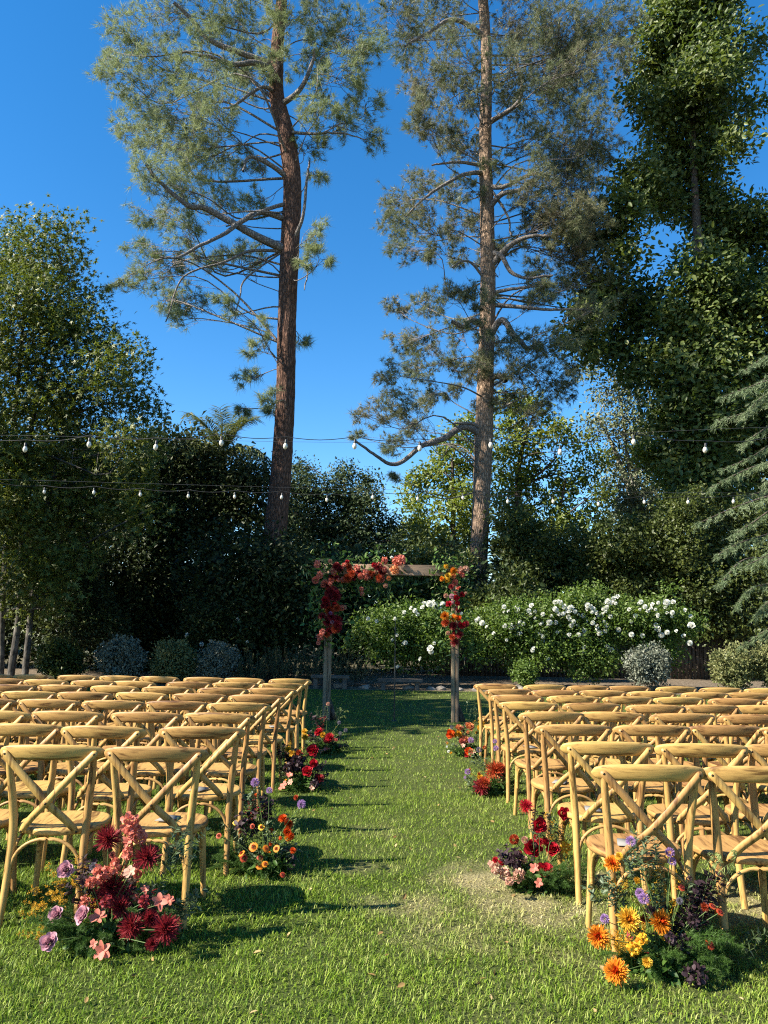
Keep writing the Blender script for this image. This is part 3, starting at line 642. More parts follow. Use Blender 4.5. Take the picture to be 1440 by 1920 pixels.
# far screen of trees closing the garden
for k, (x, y, r, Y, lab) in enumerate([(-250,900,260,44,'far dark tree beyond the star-leaved tree'),(80,960,170,42,'far dark tree showing low between star-leaved tree stems'),(330,930,120,42,'far dark tree behind the palm'),(600,1070,110,44,'far low tree behind the pointed evergreen'),
                                  (820,1090,90,44,'far low tree seen under the beam of the arch'),(1010,1080,90,46,'far low tree behind the forked trunk'),(1180,1060,110,46,'far low tree behind the eucalyptus stems'),(1420,960,210,44,'far tree behind the cedar'),(1700,900,260,42,'far tree beyond the cedar, at the garden end')]):
    bl = [(x + r * .55 * math.cos(a) * q, y + r * .6 * math.sin(a) * q, r * .5) for q, a in [(0, 0)] + [(1, i * math.pi / 3) for i in range(6)]]
    bl += [(x + dx, 1150, r * .45) for dx in (-r * .5, 0, r * .5)]
    blob_tree('far_tree', lab, 'tree', Y, bl, M['hedge_leaf'] if k < 4 else M['conifer_leaf'], .48, 'diamond', .55, 1.5, seed=90 + k, group='far trees closing the garden', limbs=False)
SC = ['dense dark shrub low behind the star-leaved tree stems', 'dense dark shrub low behind the silver-leaved ball', 'dense dark shrub low behind the foot of the red-barked pine', 'dense dark shrub low behind the shaded arch post',
      'dense shrub low between the arch posts', 'dense shrub low behind the pale pine foot', 'dense shrub low behind the flowering roses', 'dense shrub low behind the grey green ball', 'dense shrub low behind the cedar', 'dense dark shrub beyond the star-leaved tree, by the lawn corner', 'dense dark shrub at the far lawn corner']
for k in range(11):
    x = 40 + k * 172 if k < 9 else 40 - (k - 8) * 170
    bl = [(x + dx, y, 62) for dx in (-60, 60) for y in (1085, 1150, 1200)]
    blob_tree('screen_shrub', SC[k], 'shrub', 28.6 if k < 4 or k > 8 else 29.4, bl, M['hedge_leaf' if k < 4 or k > 8 else 'conifer_leaf'], .24, 'diamond', .7, .4, seed=120 + k, limbs=False, group='shrubs screening the back of the garden')
# trees outside the picture, whose shade lies over the back of the lawn
for k, (X, Y, h, r, lab) in enumerate([(-12.2, 10.8, 11.6, 3.6, 'shade tree standing first along the lawn edge'), (-14.6, 15.6, 12.6, 3.6, 'shade tree second along the lawn edge, toward the hedge')]):
    t = thing('shade_tree', lab, 'tree', (X, Y, 0), 0, 'shade trees along the lawn edge')
    R = np.random.default_rng(300 + k); mb = MB(); tube(mb, spline([(0, 0, -.1), (.1, 0, 3), (-.1, .1, h * .6), (0, 0, h * .9)], 14), np.linspace(.28, .05, 14), 10); mb.build('trunk', M['limb_dark'], t, smooth=True)
    cs = in_ball(110, R, .7) * np.array([r, r, h * .42]) + np.array([0, 0, h * .58]); fo = MB()
    lp = np.repeat(cs, 60, 0) + np.clip(R.normal(size=(110 * 60, 3)), -1.7, 1.7) * .55
    leaves(fo, lp, .44, 'diamond', R=R); cb = in_ball(300, R, .2) * np.array([r * .85, r * .85, h * .39]) + np.array([0, 0, h * .58]); leaves(fo, cb, 1.1, 'oval', R=R)
    tag(fo.build('foliage', M['hedge_leaf'], t), kind='stuff')

def palm():
    o = at(415, 842, 28.6); org = np.array([o[0], 28.6, 0]); h = o[2] - .2
    t = thing('palm_tree', 'feathery palm crown showing above the dark hedge', 'tree', org)
    mb = MB(); tube(mb, spline([(0, 0, -.05), (.05, 0, h * .5), (0, 0, h)], 12), np.linspace(.28, .22, 12), 12); mb.build('trunk', M['limb_dark'], t, smooth=True)
    R = np.random.default_rng(5)
    for k in range(30):
        a = k * 2.39996; el = R.uniform(.05, 1.35); L = R.uniform(2.1, 2.9)
        d = np.array([math.cos(a) * math.cos(el), math.sin(a) * math.cos(el), math.sin(el)])
        P = np.array([np.array([0, 0, h]) + d * L * s - UP * (s ** 2.2) * L * .55 * math.cos(el * .8) for s in np.linspace(0, 1, 16)])
        fr = MB(); tube(fr, P, np.linspace(.035, .008, 16), 4, 0, cap=False)
        T = nrm(np.gradient(P, axis=0)); sd = nrm(np.cross(T, UP))
        for s_ in (-1, 1):
            B = np.repeat(P[2:], 3, 0) + R.normal(size=(42, 3)) * .03
            D = np.repeat(sd[2:] * s_ + T[2:] * .9 - UP * .15, 3, 0) + R.normal(size=(42, 3)) * .12
            petals(fr, B, D, np.tile(UP, (42, 1)), R.uniform(.4, .6, 42), .04, -.25, 2, m=0, prof=[.6, 1, .1])
        fr.build('frond', M['palm_leaf'], t)
palm()

def cedar():
    Y = 18.0; o = at(1570, 1100, Y); org = np.array([o[0], Y, 0])
    t = thing('cedar_tree', 'blue grey cedar with tiers of drooping feathery branches beside the lime green shrubs', 'tree', org)
    R = np.random.default_rng(9); mb = MB(); H = at(1570, 520, Y)[2]
    tube(mb, spline([(0, 0, -.05), (.05, 0, H * .5), (0, 0, H)], 12), np.linspace(.24, .03, 12), 12); mb.build('trunk', M['limb_dark'], t, smooth=True)
    # tips seen in the photo, then the rest of each tier round the trunk
    tips = [(1395,695),(1352,745),(1400,775),(1345,790),(1390,835),(1355,880),(1332,915),(1400,930),(1312,980),(1380,1000),(1345,1040),(1400,1060),(1355,1090),(1385,1130),(1420,1150),(1420,720),(1430,870)]
    ends = [local(org, at(x, y, Y + R.uniform(-1.2, .3))) for x, y in tips]
    for k in range(34):
        z = R.uniform(.6, H * .9); r = (1 - z / H) * 2.6 + .5; a = R.uniform(-1.9, 2.3)
        ends.append(np.array([r * math.cos(a), r * math.sin(a), z]))
    for e in ends:
        lmb = MB(); s = np.array([0, 0, min(H * .97, e[2] + .25 * np.hypot(e[0], e[1]))])
        mid = (s + e) / 2 + UP * .28
        P = spline([s, (s + mid) / 2 + R.normal(size=3) * .1, mid + R.normal(size=3) * .12, (mid + e) / 2 + UP * .06 + R.normal(size=3) * .1, e], 16); tube(lmb, P, np.linspace(.035, .008, 16), 5, 0, cap=False)
        T = nrm(np.gradient(P, axis=0)); sd = nrm(np.cross(T, UP)); nb, nd_ = [], []
        for i in range(3, 16):
            fl_ = R.uniform(.5, 1.25)
            for s_ in (-1, 1):
                for q in range(4):
                    if R.random() < .25: continue
                    l = fl_ * R.uniform(.2, .75) * (1.15 - i / 18); b0 = P[i] + R.normal(size=3) * .02
                    dd = nrm(sd[i] * s_ * R.uniform(.3, 1) + T[i] * R.uniform(.4, 1.1) - UP * R.uniform(.05, 1.0) + R.normal(size=3) * .15)
                    for f in np.linspace(.1, 1, 6): nb.append(b0 + dd * l * f - UP * .12 * f * f * l); nd_.append(dd)
        for i in range(6, 16):
            nb.append(P[i]); nd_.append(T[i])
        needles(lmb, np.array(nb), np.array(nd_), 5, .085, .012, .8, 1, R)
        lmb.build('branch', [M['limb_dark'], M['cedar_leaf']], t)
cedar()

# ---------------------------------------------------------------- flower meshes
FM = {}
def flowermat(name, cols, trans=.3, rough=.55):
    return leafmat(name, cols, trans, rough, .25)
FC = {'red': [(.33, .008, .018), (.50, .015, .028)], 'burgundy': [(.11, .008, .014), (.22, .015, .022), (.30, .03, .03)], 'rust': [(.28, .03, .012), (.42, .06, .02), (.5, .10, .03)],
      'orange': [(.62, .19, .015), (.75, .28, .02)], 'yellow': [(.72, .40, .03), (.8, .5, .06)], 'coral': [(.55, .13, .09), (.66, .22, .15)], 'pink': [(.52, .25, .31), (.64, .36, .41)],
      'blush': [(.50, .25, .17), (.58, .34, .24)], 'lilac': [(.24, .12, .32), (.36, .2, .42), (.46, .3, .5)], 'plum': [(.022, .012, .016), (.042, .022, .028), (.07, .042, .048)],
      'white': [(.78, .78, .70), (.84, .84, .78)], 'peach': [(.62, .2, .07), (.7, .3, .13)], 'flame': [(.6, .05, .01), (.7, .12, .01)], 'thistle': [(.12, .11, .14), (.2, .18, .22)], 'gold': [(.66, .34, .015), (.74, .44, .03), (.6, .22, .02)]}
for k, c in FC.items(): FM[k] = flowermat(k + ' petal', c)
M['stem'] = plain('green flower stem', (.07, .11, .03), .6, .3)
M['fern'] = leafmat('feathery fern', [(.03, .07, .012), (.055, .115, .018), (.09, .16, .03)], .35, .5, .3)
M['sage'] = leafmat('sage leaf', [(.05, .08, .035), (.09, .125, .06), (.14, .17, .09)], .25, .45, .35)
M['olive_sprig'] = leafmat('pale oat sprig', [(.16, .2, .06), (.26, .3, .1)], .3, .5, .3)
CACHE = {}
def fib(N, lo=-.2, R=None):
    i = np.arange(N) + .5; z = 1 - i / N * (1 - lo); a = i * 2.399963; s = np.sqrt(np.maximum(0, 1 - z * z))
    return np.stack([s * np.cos(a), s * np.sin(a), z], -1)
def flower_mesh(kind, col, var=0):
    key = (kind, col, var)
    if key in CACHE: return CACHE[key]
    R = np.random.default_rng(sum(map(ord, kind + col)) * 7 + var); mb = MB(); mats = [FM[col]]
    if kind == 'rose':
        N = 34; i = np.arange(N); a = i * 2.399963 + R.normal(size=N) * .15; f = i / (N - 1)
        op = np.radians(2 + 46 * f ** 1.4)
        out = np.stack([np.cos(a), np.sin(a), np.zeros(N)], -1)
        D = out * np.sin(op)[:, None] + UP * np.cos(op)[:, None]
        B = out * (.03 + .33 * f)[:, None] + UP * (-.42 - .05 * f)[:, None]
        petals(mb, B, D, -out + UP * .2, .80 - .10 * f, .30 + .62 * f, .16 - .42 * f, 5, cup=.24, prof=[.55, .95, 1.08, 1.05, .85, .45])
    elif kind == 'chrysanthemum':        # spidery
        N = 230; D = fib(N, -.45) + R.normal(size=(N, 3)) * .08; L = (.7 + .38 * R.random(N)) * (1 - .2 * np.clip(D[:, 2], 0, 1) ** 3)
        petals(mb, D * .08, D, UP + R.normal(size=(N, 3)) * .3, L, .075, R.uniform(.0, .5, N), 4, prof=[.7, .8, .9, 1, .35])
    elif kind in ('dahlia', 'two_tone'):
        N = 190; D = fib(N, -.35) + R.normal(size=(N, 3)) * .07; L = .62 + .36 * (1 - np.clip(D[:, 2], 0, 1) ** 2)
        if kind == 'two_tone': mats = [FM[col], FM['flame' if col == 'orange' else 'orange']]
        inner = D[:, 2] > .72
        for q, msk in ((0, ~inner), (1, inner)):
            if kind == 'dahlia': q = 0
            petals(mb, D[msk] * .06, D[msk], UP + 0 * D[msk], L[msk] * R.uniform(.85, 1.1, msk.sum()), .14, .25, 3, cup=.25, m=q, prof=[.5, .9, 1, .3])
    elif kind == 'orchid':
        N = 6; a = np.arange(N) * 2 * np.pi / N + R.normal(size=N) * .2; D = np.stack([np.cos(a), np.sin(a), R.uniform(.1, .8, N)], -1)
        petals(mb, D * .05, D, np.tile(UP, (N, 1)), R.uniform(.8, 1.05, N), R.uniform(.55, .8, N), R.uniform(-.3, .1, N), 4, cup=.15, prof=[.3, .85, 1, .85, .4])
    elif kind == 'hydrangea':            # spike of broad rounded petals
        N = 60; D = fib(N, -.6); B = D * np.array([.55, .55, 1.0]) * R.uniform(.6, 1, (N, 1))
        petals(mb, B, D + R.normal(size=(N, 3)) * .6, D + R.normal(size=(N, 3)) * .3, .42, .38, -.15, 3, cup=.15, prof=[.3, 1, 1, .5])
    elif kind == 'scabiosa':
        N = 260; D = fib(N, -.8) + R.normal(size=(N, 3)) * .05
        petals(mb, D * .5, D, R.normal(size=(N, 3)), R.uniform(.3, .5, N), .11, .1, 2, prof=[.5, 1, .4])
    elif kind == 'button':
        mats = [FM[col], FM['rust' if col in ('orange', 'yellow', 'gold') else 'burgundy']]
        N = 22; a = np.arange(N) * 2 * np.pi / N; D = np.stack([np.cos(a), np.sin(a), np.full(N, .1)], -1)
        petals(mb, D * .35, D, np.tile(UP, (N, 1)), R.uniform(.55, .7, N), .3, -.25, 2, prof=[.6, 1, .6])
        D = fib(50, .0); petals(mb, D * np.array([.42, .42, .38]), D, R.normal(size=(50, 3)), .14, .14, .1, 1, m=1, prof=[1, .6])
        V = fib(40, -.1) * np.array([.42, .42, .36]); leaves(mb, V, .3, 'diamond', m=1, R=R)
    elif kind == 'ball':                 # pompon dahlia
        N = 90; D = fib(N, -.9)
        petals(mb, D * .55, D, UP + .1 * R.normal(size=(N, 3)), .45, .32, .3, 2, cup=.4, prof=[.7, 1, .5])
    me = mb.mesh(kind, mats, smooth=True); CACHE[key] = me
    return me
NAMES = {'rose': 'rose', 'chrysanthemum': 'chrysanthemum', 'dahlia': 'dahlia', 'two_tone': 'chrysanthemum', 'orchid': 'orchid', 'hydrangea': 'hydrangea', 'scabiosa': 'scabiosa', 'button': 'helenium', 'ball': 'pompon_dahlia'}
def put_flower(parent, kind, col, pos, size, face, R):
    me = flower_mesh(kind, col, int(R.integers(2)))
    o = link(NAMES[kind], me, parent); o.location = pos
    q = Vector(face).normalized().to_track_quat('Z', 'Y') @ Matrix.Rotation(R.uniform(0, 6.28), 3, 'Z').to_quaternion()
    o.rotation_euler = q.to_euler(); s = size * R.uniform(.92, 1.08); o.scale = (s, s, s)
    return o
def fern_mesh(var, L=.26):
    key = ('fern', var)
    if key in CACHE: return CACHE[key]
    R = np.random.default_rng(700 + var); mb = MB()
    P = np.array([np.array([s * L, 0, .06 * math.sin(s * 2.2) + .0]) for s in np.linspace(0, 1, 12)]); tube(mb, P, np.linspace(.0016, .0006, 12), 3, 0, cap=False)
    B, D = [], []
    for i in range(1, 12):
        for s_ in (-1, 1):
            for q in range(2):
                l = .085 * (1.1 - i / 13) * R.uniform(.7, 1.2); d = nrm(np.array([.8, s_ * 1.0, R.uniform(-.2, .5)]))
                for f in np.linspace(.1, 1, 5): B.append(P[i] + d * l * f); D.append(d)
    needles(mb, np.array(B), np.array(D), 5, .022, .0022, .8, 0, R)
    me = mb.mesh('fern_frond', M['fern']); CACHE[key] = me; return me
def sprig_mesh(kind, var):
    key = (kind, var)
    if key in CACHE: return CACHE[key]
    R = np.random.default_rng(sum(map(ord, kind)) + var * 31); mb = MB()
    if kind == 'goldenrod':
        mats = [M['stem'], FM['gold']]
        P = spline([(0, 0, -.1), (.004, 0, .03), (.02, .005, .12)], 8); tube(mb, P, .0014, 3, 0, cap=False)
        B = []
        for i in range(9):
            b = P[R.integers(3, 8)]; d = nrm(R.normal(size=3) + np.array([0, 0, .6])); l = R.uniform(.02, .05)
            tube(mb, np.array([b, b + d * l * .5, b + d * l + UP * .004]), .0008, 3, 0, cap=False)
            for f in np.linspace(.25, 1, 8): B.append(b + d * l * f + R.normal(size=3) * .004)
        leaves(mb, np.repeat(np.array(B), 3, 0) + R.normal(size=(len(B) * 3, 3)) * .003, .008, 'diamond', m=1, R=R)
    elif kind in ('smokebush', 'sage', 'burgundy_leaf'):
        mats = [M['stem'], FM['plum'] if kind == 'smokebush' else (M['sage'] if kind == 'sage' else FM['burgundy'])]
        P = spline([(0, 0, -.08), (.01, .005, .04), (.03, 0, .15)], 9); tube(mb, P, .0016, 3, 0, cap=False)
        n = 16 if kind != 'sage' else 22
        idx = R.integers(2, 9, n); a = R.uniform(0, 6.28, n)
        D = np.stack([np.cos(a), np.sin(a), R.uniform(.1, .9, n)], -1)
        petals(mb, P[idx], D, np.tile(UP, (n, 1)) + R.normal(size=(n, 3)) * .3, R.uniform(.032, .055, n), (.030 if kind == 'smokebush' else .013), R.uniform(-.35, .1, n), 3, cup=.12, m=1, prof=[.2, .9, 1, .15])
    elif kind == 'oat':
        mats = [M['stem'], M['olive_sprig']]
        P = spline([(0, 0, -.1), (.01, 0, .1), (.05, 0, .2), (.10, 0, .21)], 12); tube(mb, P, .0012, 3, 0, cap=False)
        B = np.repeat(P[5:], 3, 0); n = len(B)
        petals(mb, B, np.array([.4, 0, -1.]) + R.normal(size=(n, 3)) * .35, R.normal(size=(n, 3)), .035, .007, .1, 2, m=1, prof=[.3, 1, .1])
    me = mb.mesh(kind, mats); CACHE[key] = me; return me
SPN = {'goldenrod': 'goldenrod_sprig', 'smokebush': 'smokebush_sprig', 'sage': 'sage_sprig', 'oat': 'oat_sprig', 'burgundy_leaf': 'burgundy_leaf_sprig'}

def arrangement(label, bx, by, items, ferns, sprigs, seed, spread_px, loose=0, dY=0.0):
    """a low flower arrangement set on the grass; items (kind, colour, px, py, radius px)"""
    R = np.random.default_rng(seed); b = ground(bx, by); b[1] += dY; k = b[1] / ray(bx, by).y
    b = np.array([ray(bx, by).x * k, b[1], 0.]); mp_ = mpp(by, b[1]); org = b
    t = thing('flower_arrangement', label, 'flowers', org, 0, 'flower arrangements along the aisle')
    root = np.array([0, 0, .02])
    fm = MB()          # wire frame and moss at the foot
    V = fib(60, -.1) * np.array([spread_px * mp_ * .6, spread_px * mp_ * .35, .11]) + UP * .01
    leaves(fm, np.repeat(V, 7, 0) + R.normal(size=(420, 3)) * .016, .045, 'oval', R=R)
    tag(fm.build('moss_base', M['fern'], t), kind='stuff')
    st = MB()
    for kind, col, px, py, rp in items:
        q = at(px, py, org[1]); lift = max(0., q[2])
        dy = R.uniform(-.08, .03) - .16 * max(0, 1 - lift / .25)
        q = at(px, py, org[1] + dy); q[2] = max(q[2], .03); p = local(org, q)
        face = np.array([p[0] * 1.2, -1.0, .75]) + R.normal(size=3) * .25
        if kind == 'scabiosa': face = np.array([0, -.2, 1.])
        put_flower(t, kind, col, p, rp * mp_ * {'rose': 1.15, 'orchid': .85}.get(kind, 1.0), face, R)
        tube(st, spline([root + np.array([p[0] * .3, p[1] * .3, 0]), (root + p) / 2 + np.array([-p[0] * .1, 0, .02]), p - nrm(face) * rp * mp_ * .3], 7), .0022, 4, 0, cap=False)
    if st.n: st.build('stems', M['stem'], t)
    cols = [(c, kd) for kd, c, *_ in items if kd in ('hydrangea', 'dahlia', 'two_tone', 'chrysanthemum', 'rose', 'orchid', 'button')]
    for _ in range(int(spread_px * .2)):                     # small buds tucked between the big blooms
        i_, j_ = R.integers(len(items), size=2); f_ = R.random()
        px = items[i_][2] * f_ + items[j_][2] * (1 - f_) + R.normal() * 5; py = items[i_][3] * f_ + items[j_][3] * (1 - f_) + R.normal() * 5
        c_ = cols[R.integers(len(cols))][0]; q = at(px, py, org[1] + R.uniform(-.05, .08)); q[2] = max(q[2], .03)
        put_flower(t, ('hydrangea', 'ball', 'dahlia')[int(R.integers(3))], c_, local(org, q), spread_px * .07 * mp_ * R.uniform(.7, 1.2), np.array([R.normal() * .5, -1, .6]), R)
    for kind, px, py, n in sprigs:
        for _ in range(int(n * (1.0 if kind == 'goldenrod' else 1.7))):
            x = px + R.normal() * 14 * (1.0 if spread_px > 60 else .5); y = py + R.normal() * 12 * (1.0 if spread_px > 60 else .5); q = at(x, y, org[1] + R.uniform(.0, .14)); q[2] = max(q[2], .03); p = local(org, q)
            o = link(SPN[kind], sprig_mesh(kind, int(R.integers(4))), t); o.location = p
            d = nrm(p - root * 2 + np.array([0, -.08, .12]) + R.normal(size=3) * .06)
            o.rotation_euler = (Vector(d).to_track_quat('Z', 'Y') @ Matrix.Rotation(R.uniform(0, 6.28), 3, 'Z').to_quaternion()).to_euler()
            s = R.uniform(.5, .85) * (.75 if kind == 'goldenrod' else 1); o.scale = (s, s, s); o.location = p - d * .065 * s
    for px, py, n in ferns:
        for _ in range((n * 2 + 2) // 3):
            q = at(px + R.normal() * 22, py + R.normal() * 8, org[1] + R.uniform(-.08, .06)); p = local(org, q); p[2] = max(.02, p[2])
            o = link('fern_frond', fern_mesh(int(R.integers(3))), t); o.location = root + (p - root) * .55 + np.array([0, .03, 0])
            a = math.atan2(p[1] - .1, p[0]) + R.normal() * .6
            o.rotation_euler = (R.normal() * .5, R.uniform(-.45, .1), a); s = R.uniform(.45, .85); o.scale = (s, s, s)
    return t

# ---------------------------------------------------------------- chairs
def make_chair():
    t = thing('cross_back_chair', 'x', 'chair')
    # seat
    mb = MB(); n = 40; ring = []
    for i in range(n):
        a = 2 * math.pi * i / n; c, s = math.cos(a), math.sin(a)
        e = 2.6; x = .222 * math.copysign(abs(c) ** (2 / e), c); y = .215 * math.copysign(abs(s) ** (2 / e), s)
        if y < 0: x *= 1 - .16 * (-y / .215)
        ring.append((x, y + .01))
    ring = np.array(ring)
    prof = [(.90, .425), (.985, .428), (1.0, .436), (1.0, .450), (.985, .459), (.93, .4615), (.62, .4565), (.25, .453)]
    V = np.array([[(x * k, .01 + (y - .01) * k, z) for x, y in ring] for k, z in prof]).reshape(-1, 3)
    i = np.arange(len(prof) - 1)[:, None] * n; j = np.arange(n)[None]; k = (j + 1) % n
    F = np.stack([i + j, i + k, i + n + k, i + n + j], -1).reshape(-1, 4)
    mb.add(V, F); mb.add(V[:n], [list(range(n))[::-1]]); mb.add(V[-n:], [list(range(n))])
    mb.build('seat', M['wood_y'], t, smooth=True)
    # rear legs, one bent piece from foot to rail
    for s in (-1, 1):
        P = spline([(s * .186, -.262, 0), (s * .181, -.225, .22), (s * .180, -.205, .45), (s * .190, -.215, .60), (s * .206, -.242, .76), (s * .212, -.258, .852)], 26)
        mb = MB(); tube(mb, P, np.interp(np.linspace(0, 1, 26), [0, .3, .55, 1], [.0165, .0200, .0205, .0155]), 12, 0); mb.build('rear_leg', M['wood_z'], t, smooth=True)
        P = spline([(s * .192, .185, 0), (s * .180, .165, .25), (s * .172, .150, .432)], 14)
        mb = MB(); tube(mb, P, np.linspace(.0145, .0195, 14), 12, 0); mb.build('front_leg', M['wood_z'], t, smooth=True)
    # top rail: bowed and crowned, with rounded tapering ends
    u = np.linspace(-1, 1, 33); m = 14; a = np.linspace(0, 2 * np.pi, m, endpoint=False)
    hh = .040 * np.sqrt(np.maximum(0, 1 - np.abs(u) ** 9)) * (1 - .12 * u ** 2) + .0015; tt = .0145 * np.sqrt(np.maximum(0, 1 - np.abs(u) ** 10)) + .001
    cx = .268 * u; cy = -.300 + .062 * u ** 2; cz = .853 + .012 * (1 - u ** 2)
    nx = -2 * .062 * u / .268; nn = np.stack([-nx * -1, np.ones_like(u) * -1, 0 * u], -1); nn = nrm(np.stack([2 * .062 * u / .268, -np.ones_like(u), 0 * u], -1))
    ca, sa = np.cos(a), np.sin(a); ex = .75
    co = np.sign(ca) * np.abs(ca) ** ex; si = np.sign(sa) * np.abs(sa) ** ex
    tilt = .0
    V = np.stack([cx, cy, cz], -1)[:, None] + nn[:, None] * (tt[:, None] * co[None])[:, :, None] + UP * (hh[:, None] * si[None])[:, :, None] + nn[:, None] * (hh[:, None] * si[None] * .22)[:, :, None]
    i = np.arange(32)[:, None] * m; j = np.arange(m)[None]; k = (j + 1) % m
    mb = MB(); mb.add(V, np.stack([i + j, i + k, i + m + k, i + m + j], -1).reshape(-1, 4)[:, ::-1])
    for q, rv in ((0, False), (32, True)):
        f = list(range(m)); mb.add(V[q], [f if not rv else f[::-1]])
    mb.build('top_rail', M['wood_x'], t, smooth=True)
    # crossing slats
    for s in (-1, 1):
        off = -.006 if s > 0 else .003
        C = spline([(s * .232, -.281, .868), (s * .205, -.2885, .838), (s * .112, -.290 + off, .735), (-s * .002, -.276 + off, .606), (-s * .085, -.240, .52), (-s * .142, -.2085, .446)], 22)
        T = nrm(np.gradient(C, axis=0)); nrmv = np.array([0, -1., 0.]) - T * (-T[:, 1:2]); nrmv = nrm(nrmv); W_ = np.cross(T, nrmv)
        w = .0175 * np.ones(22); w[0] = w[-1] = .007; w[1] = w[-2] = .0145; h = .0048
        V = np.stack([C - W_ * w[:, None] - nrmv * h, C + W_ * w[:, None] - nrmv * h, C + W_ * w[:, None] + nrmv * h, C - W_ * w[:, None] + nrmv * h], 1)
        i = np.arange(21)[:, None] * 4; j = np.arange(4)[None]; k = (j + 1) % 4
        mb = MB(); mb.add(V, np.stack([i + j, i + k, i + 4 + k, i + 4 + j], -1).reshape(-1, 4)[:, ::-1])
        mb.add(V[0], [[0, 1, 2, 3]]); mb.add(V[-1], [[3, 2, 1, 0]])
        mb.build('cross_slat', M['wood_d1' if s > 0 else 'wood_d2'], t)
    # bentwood hoops under the seat
    def hoop(a_, b_, zt):
        a_ = np.array(a_); b_ = np.array(b_); c = (a_ + b_) / 2; r = (b_ - a_) / 2
        P = np.array([c - r * math.cos(q) + UP * (zt - a_[2]) * math.sin(q) ** .72 for q in np.linspace(0, math.pi, 24)])
        mb = MB(); tube(mb, P, .0095, 8, 0); mb.build('hoop_brace', M['wood_x'], t, smooth=True)
    hoop((-.172, -.222, .225), (.172, -.222, .225), .418)
    hoop((-.172, .158, .225), (.172, .158, .225), .418)
    for s in (-1, 1): hoop((s * .176, -.21, .225), (s * .178, .15, .225), .418)
    bm_ = MB(); V = fib(14, 0) * np.array([.0062, .0062, .004]); tube(bm_, [(0, 0, -.001), (0, 0, .003), (0, 0, .0042)], [.0062, .0058, .003], 8); bme = bm_.mesh('bolt', M['bolt'], True)
    for x, y, z in ((-.221, -.2895, .855), (.221, -.2895, .855), (0, -.2905, .607), (-.138, -.2165, .452), (.138, -.2165, .452)):
        o = link('bolt', bme, t); o.location = (x, y, z); o.rotation_euler = (math.radians(90), 0, 0)
    t.scale = (1.045, 1.0, 1.0)
    return t
chair0 = make_chair(); first = True
ORD = ['first', 'second', 'third', 'fourth', 'fifth', 'sixth', 'seventh', 'eighth', 'ninth', 'tenth', 'eleventh']
PROGRAM = []
def place_row(side, row, d, x0, pitch, n):
    global first
    for k in range(n):
        o = chair0 if first else copy_tree(chair0); first = False
        jx, jy, jr = random.gauss(0, .018), random.gauss(0, .035), random.gauss(0, .06)
        if (side, row, k) in FIX: fx, fy, fr = FIX[(side, row, k)]; jx, jy, jr = fx, fy, fr
        x = side * (x0 + pitch * k) + jx; y = d + .30 + jy
        o.location = (x, y, 0); o.rotation_euler = (0, 0, jr)
        who = 'dark-hedge side' if side < 0 else 'white-rose side'
        o['label'] = f'wooden cross-back chair on the {who}, {ORD[7 - row]} row from arch, {ORD[k]} seat from aisle'
        o['group'] = 'wooden cross-back chairs facing the arch'
        if (side, row, k) in PROG: PROGRAM.append((x, y, jr, who, row, k))
FIX = {(-1, 0, 0): (0, 0, .02), (-1, 0, 1): (0, 0, .03), (1, 0, 0): (0, 0, .0), (1, 0, 1): (0, 0, -.02)}
PROG = {(-1, 0, 0), (1, 1, 0), (1, 2, 0), (-1, 1, 0), (1, 0, 0), (-1, 3, 1), (1, 4, 0), (-1, 5, 0), (1, 3, 2), (-1, 2, 2)}
for r in range(8):
    d = 4.05 + .83 * r; place_row(-1, r, d, 1.19 + .004 * r, .552, int((.56 * d + .6 - 1.2) / .545) + 2)
    d = 3.73 + .82 * r; place_row(1, r, d, 1.31 + .02 * r, .530 + .005 * min(r, 6), int((.56 * d + .6 - 1.25) / .532) + 2)
for x, y, rz, who, row, k in PROGRAM:
    mb = MB(); box(mb, (-.045, -.065, 0), (.045, .065, .0025)); box(mb, (-.043, -.063, .0027), (.046, .066, .0042))
    o = mb.build('program_card', M['paper']); o.location = (x + random.uniform(-.05, .05), y + random.uniform(-.02, .06), .4618); o.rotation_euler = (0, 0, rz + random.uniform(-.5, .5))
    tag(o, f'folded cream program on the {who} chair, {ORD[7 - row]} row from arch, {ORD[k]} seat', 'program', 'folded programs left on chair seats')

# ---------------------------------------------------------------- wedding arch with flower garlands
AY = 13.3
fl = ground(614, 1347); fr_ = ground(853, 1350)
XL, XR = at(614, 1250, AY)[0], at(853, 1250, AY)[0]
ZB = at(800, 1060, AY)[2]
def make_arch():
    c = (XL + XR) / 2
    t = thing('wedding_arch', 'weathered square timber arch at the end of the aisle', 'arch', (c, AY, 0))
    for x in (XL - c, XR - c):
        for q in (-1, 1):
            mb = MB(); box(mb, (x + q * .034 - .0315, -.055, 0), (x + q * .034 + .0315, .055 - .012 * (q > 0), ZB - .19), bev=.006); mb.build('post', M['post_wood'], t)
    mb = MB(); box(mb, (XL - c - .12, -.07, ZB - .188), (XR - c + .12, -.012, ZB), bev=.004); mb.build('beam', M['beam_wood'], t)
    mb = MB(); box(mb, (XL - c - .12, .012, ZB - .188), (XR - c + .12, .07, ZB - .01), bev=.004); mb.build('beam', M['beam_wood'], t)
    for x, s in ((XL - c, 1), (XR - c, -1)):
        mb = MB(); V = [(x + .04, .058, .0), (x + .2, .058, 0), (x + .055, .058, .38), (x + .04, .058, .38)]; V += [(a, .098, z) for a, _, z in V]
        mb.add(V, [(0, 1, 2, 3), (7, 6, 5, 4), (0, 4, 5, 1), (1, 5, 6, 2), (2, 6, 7, 3), (3, 7, 4, 0)]); mb.build('foot_brace', M['limb_dark'], t)
make_arch()
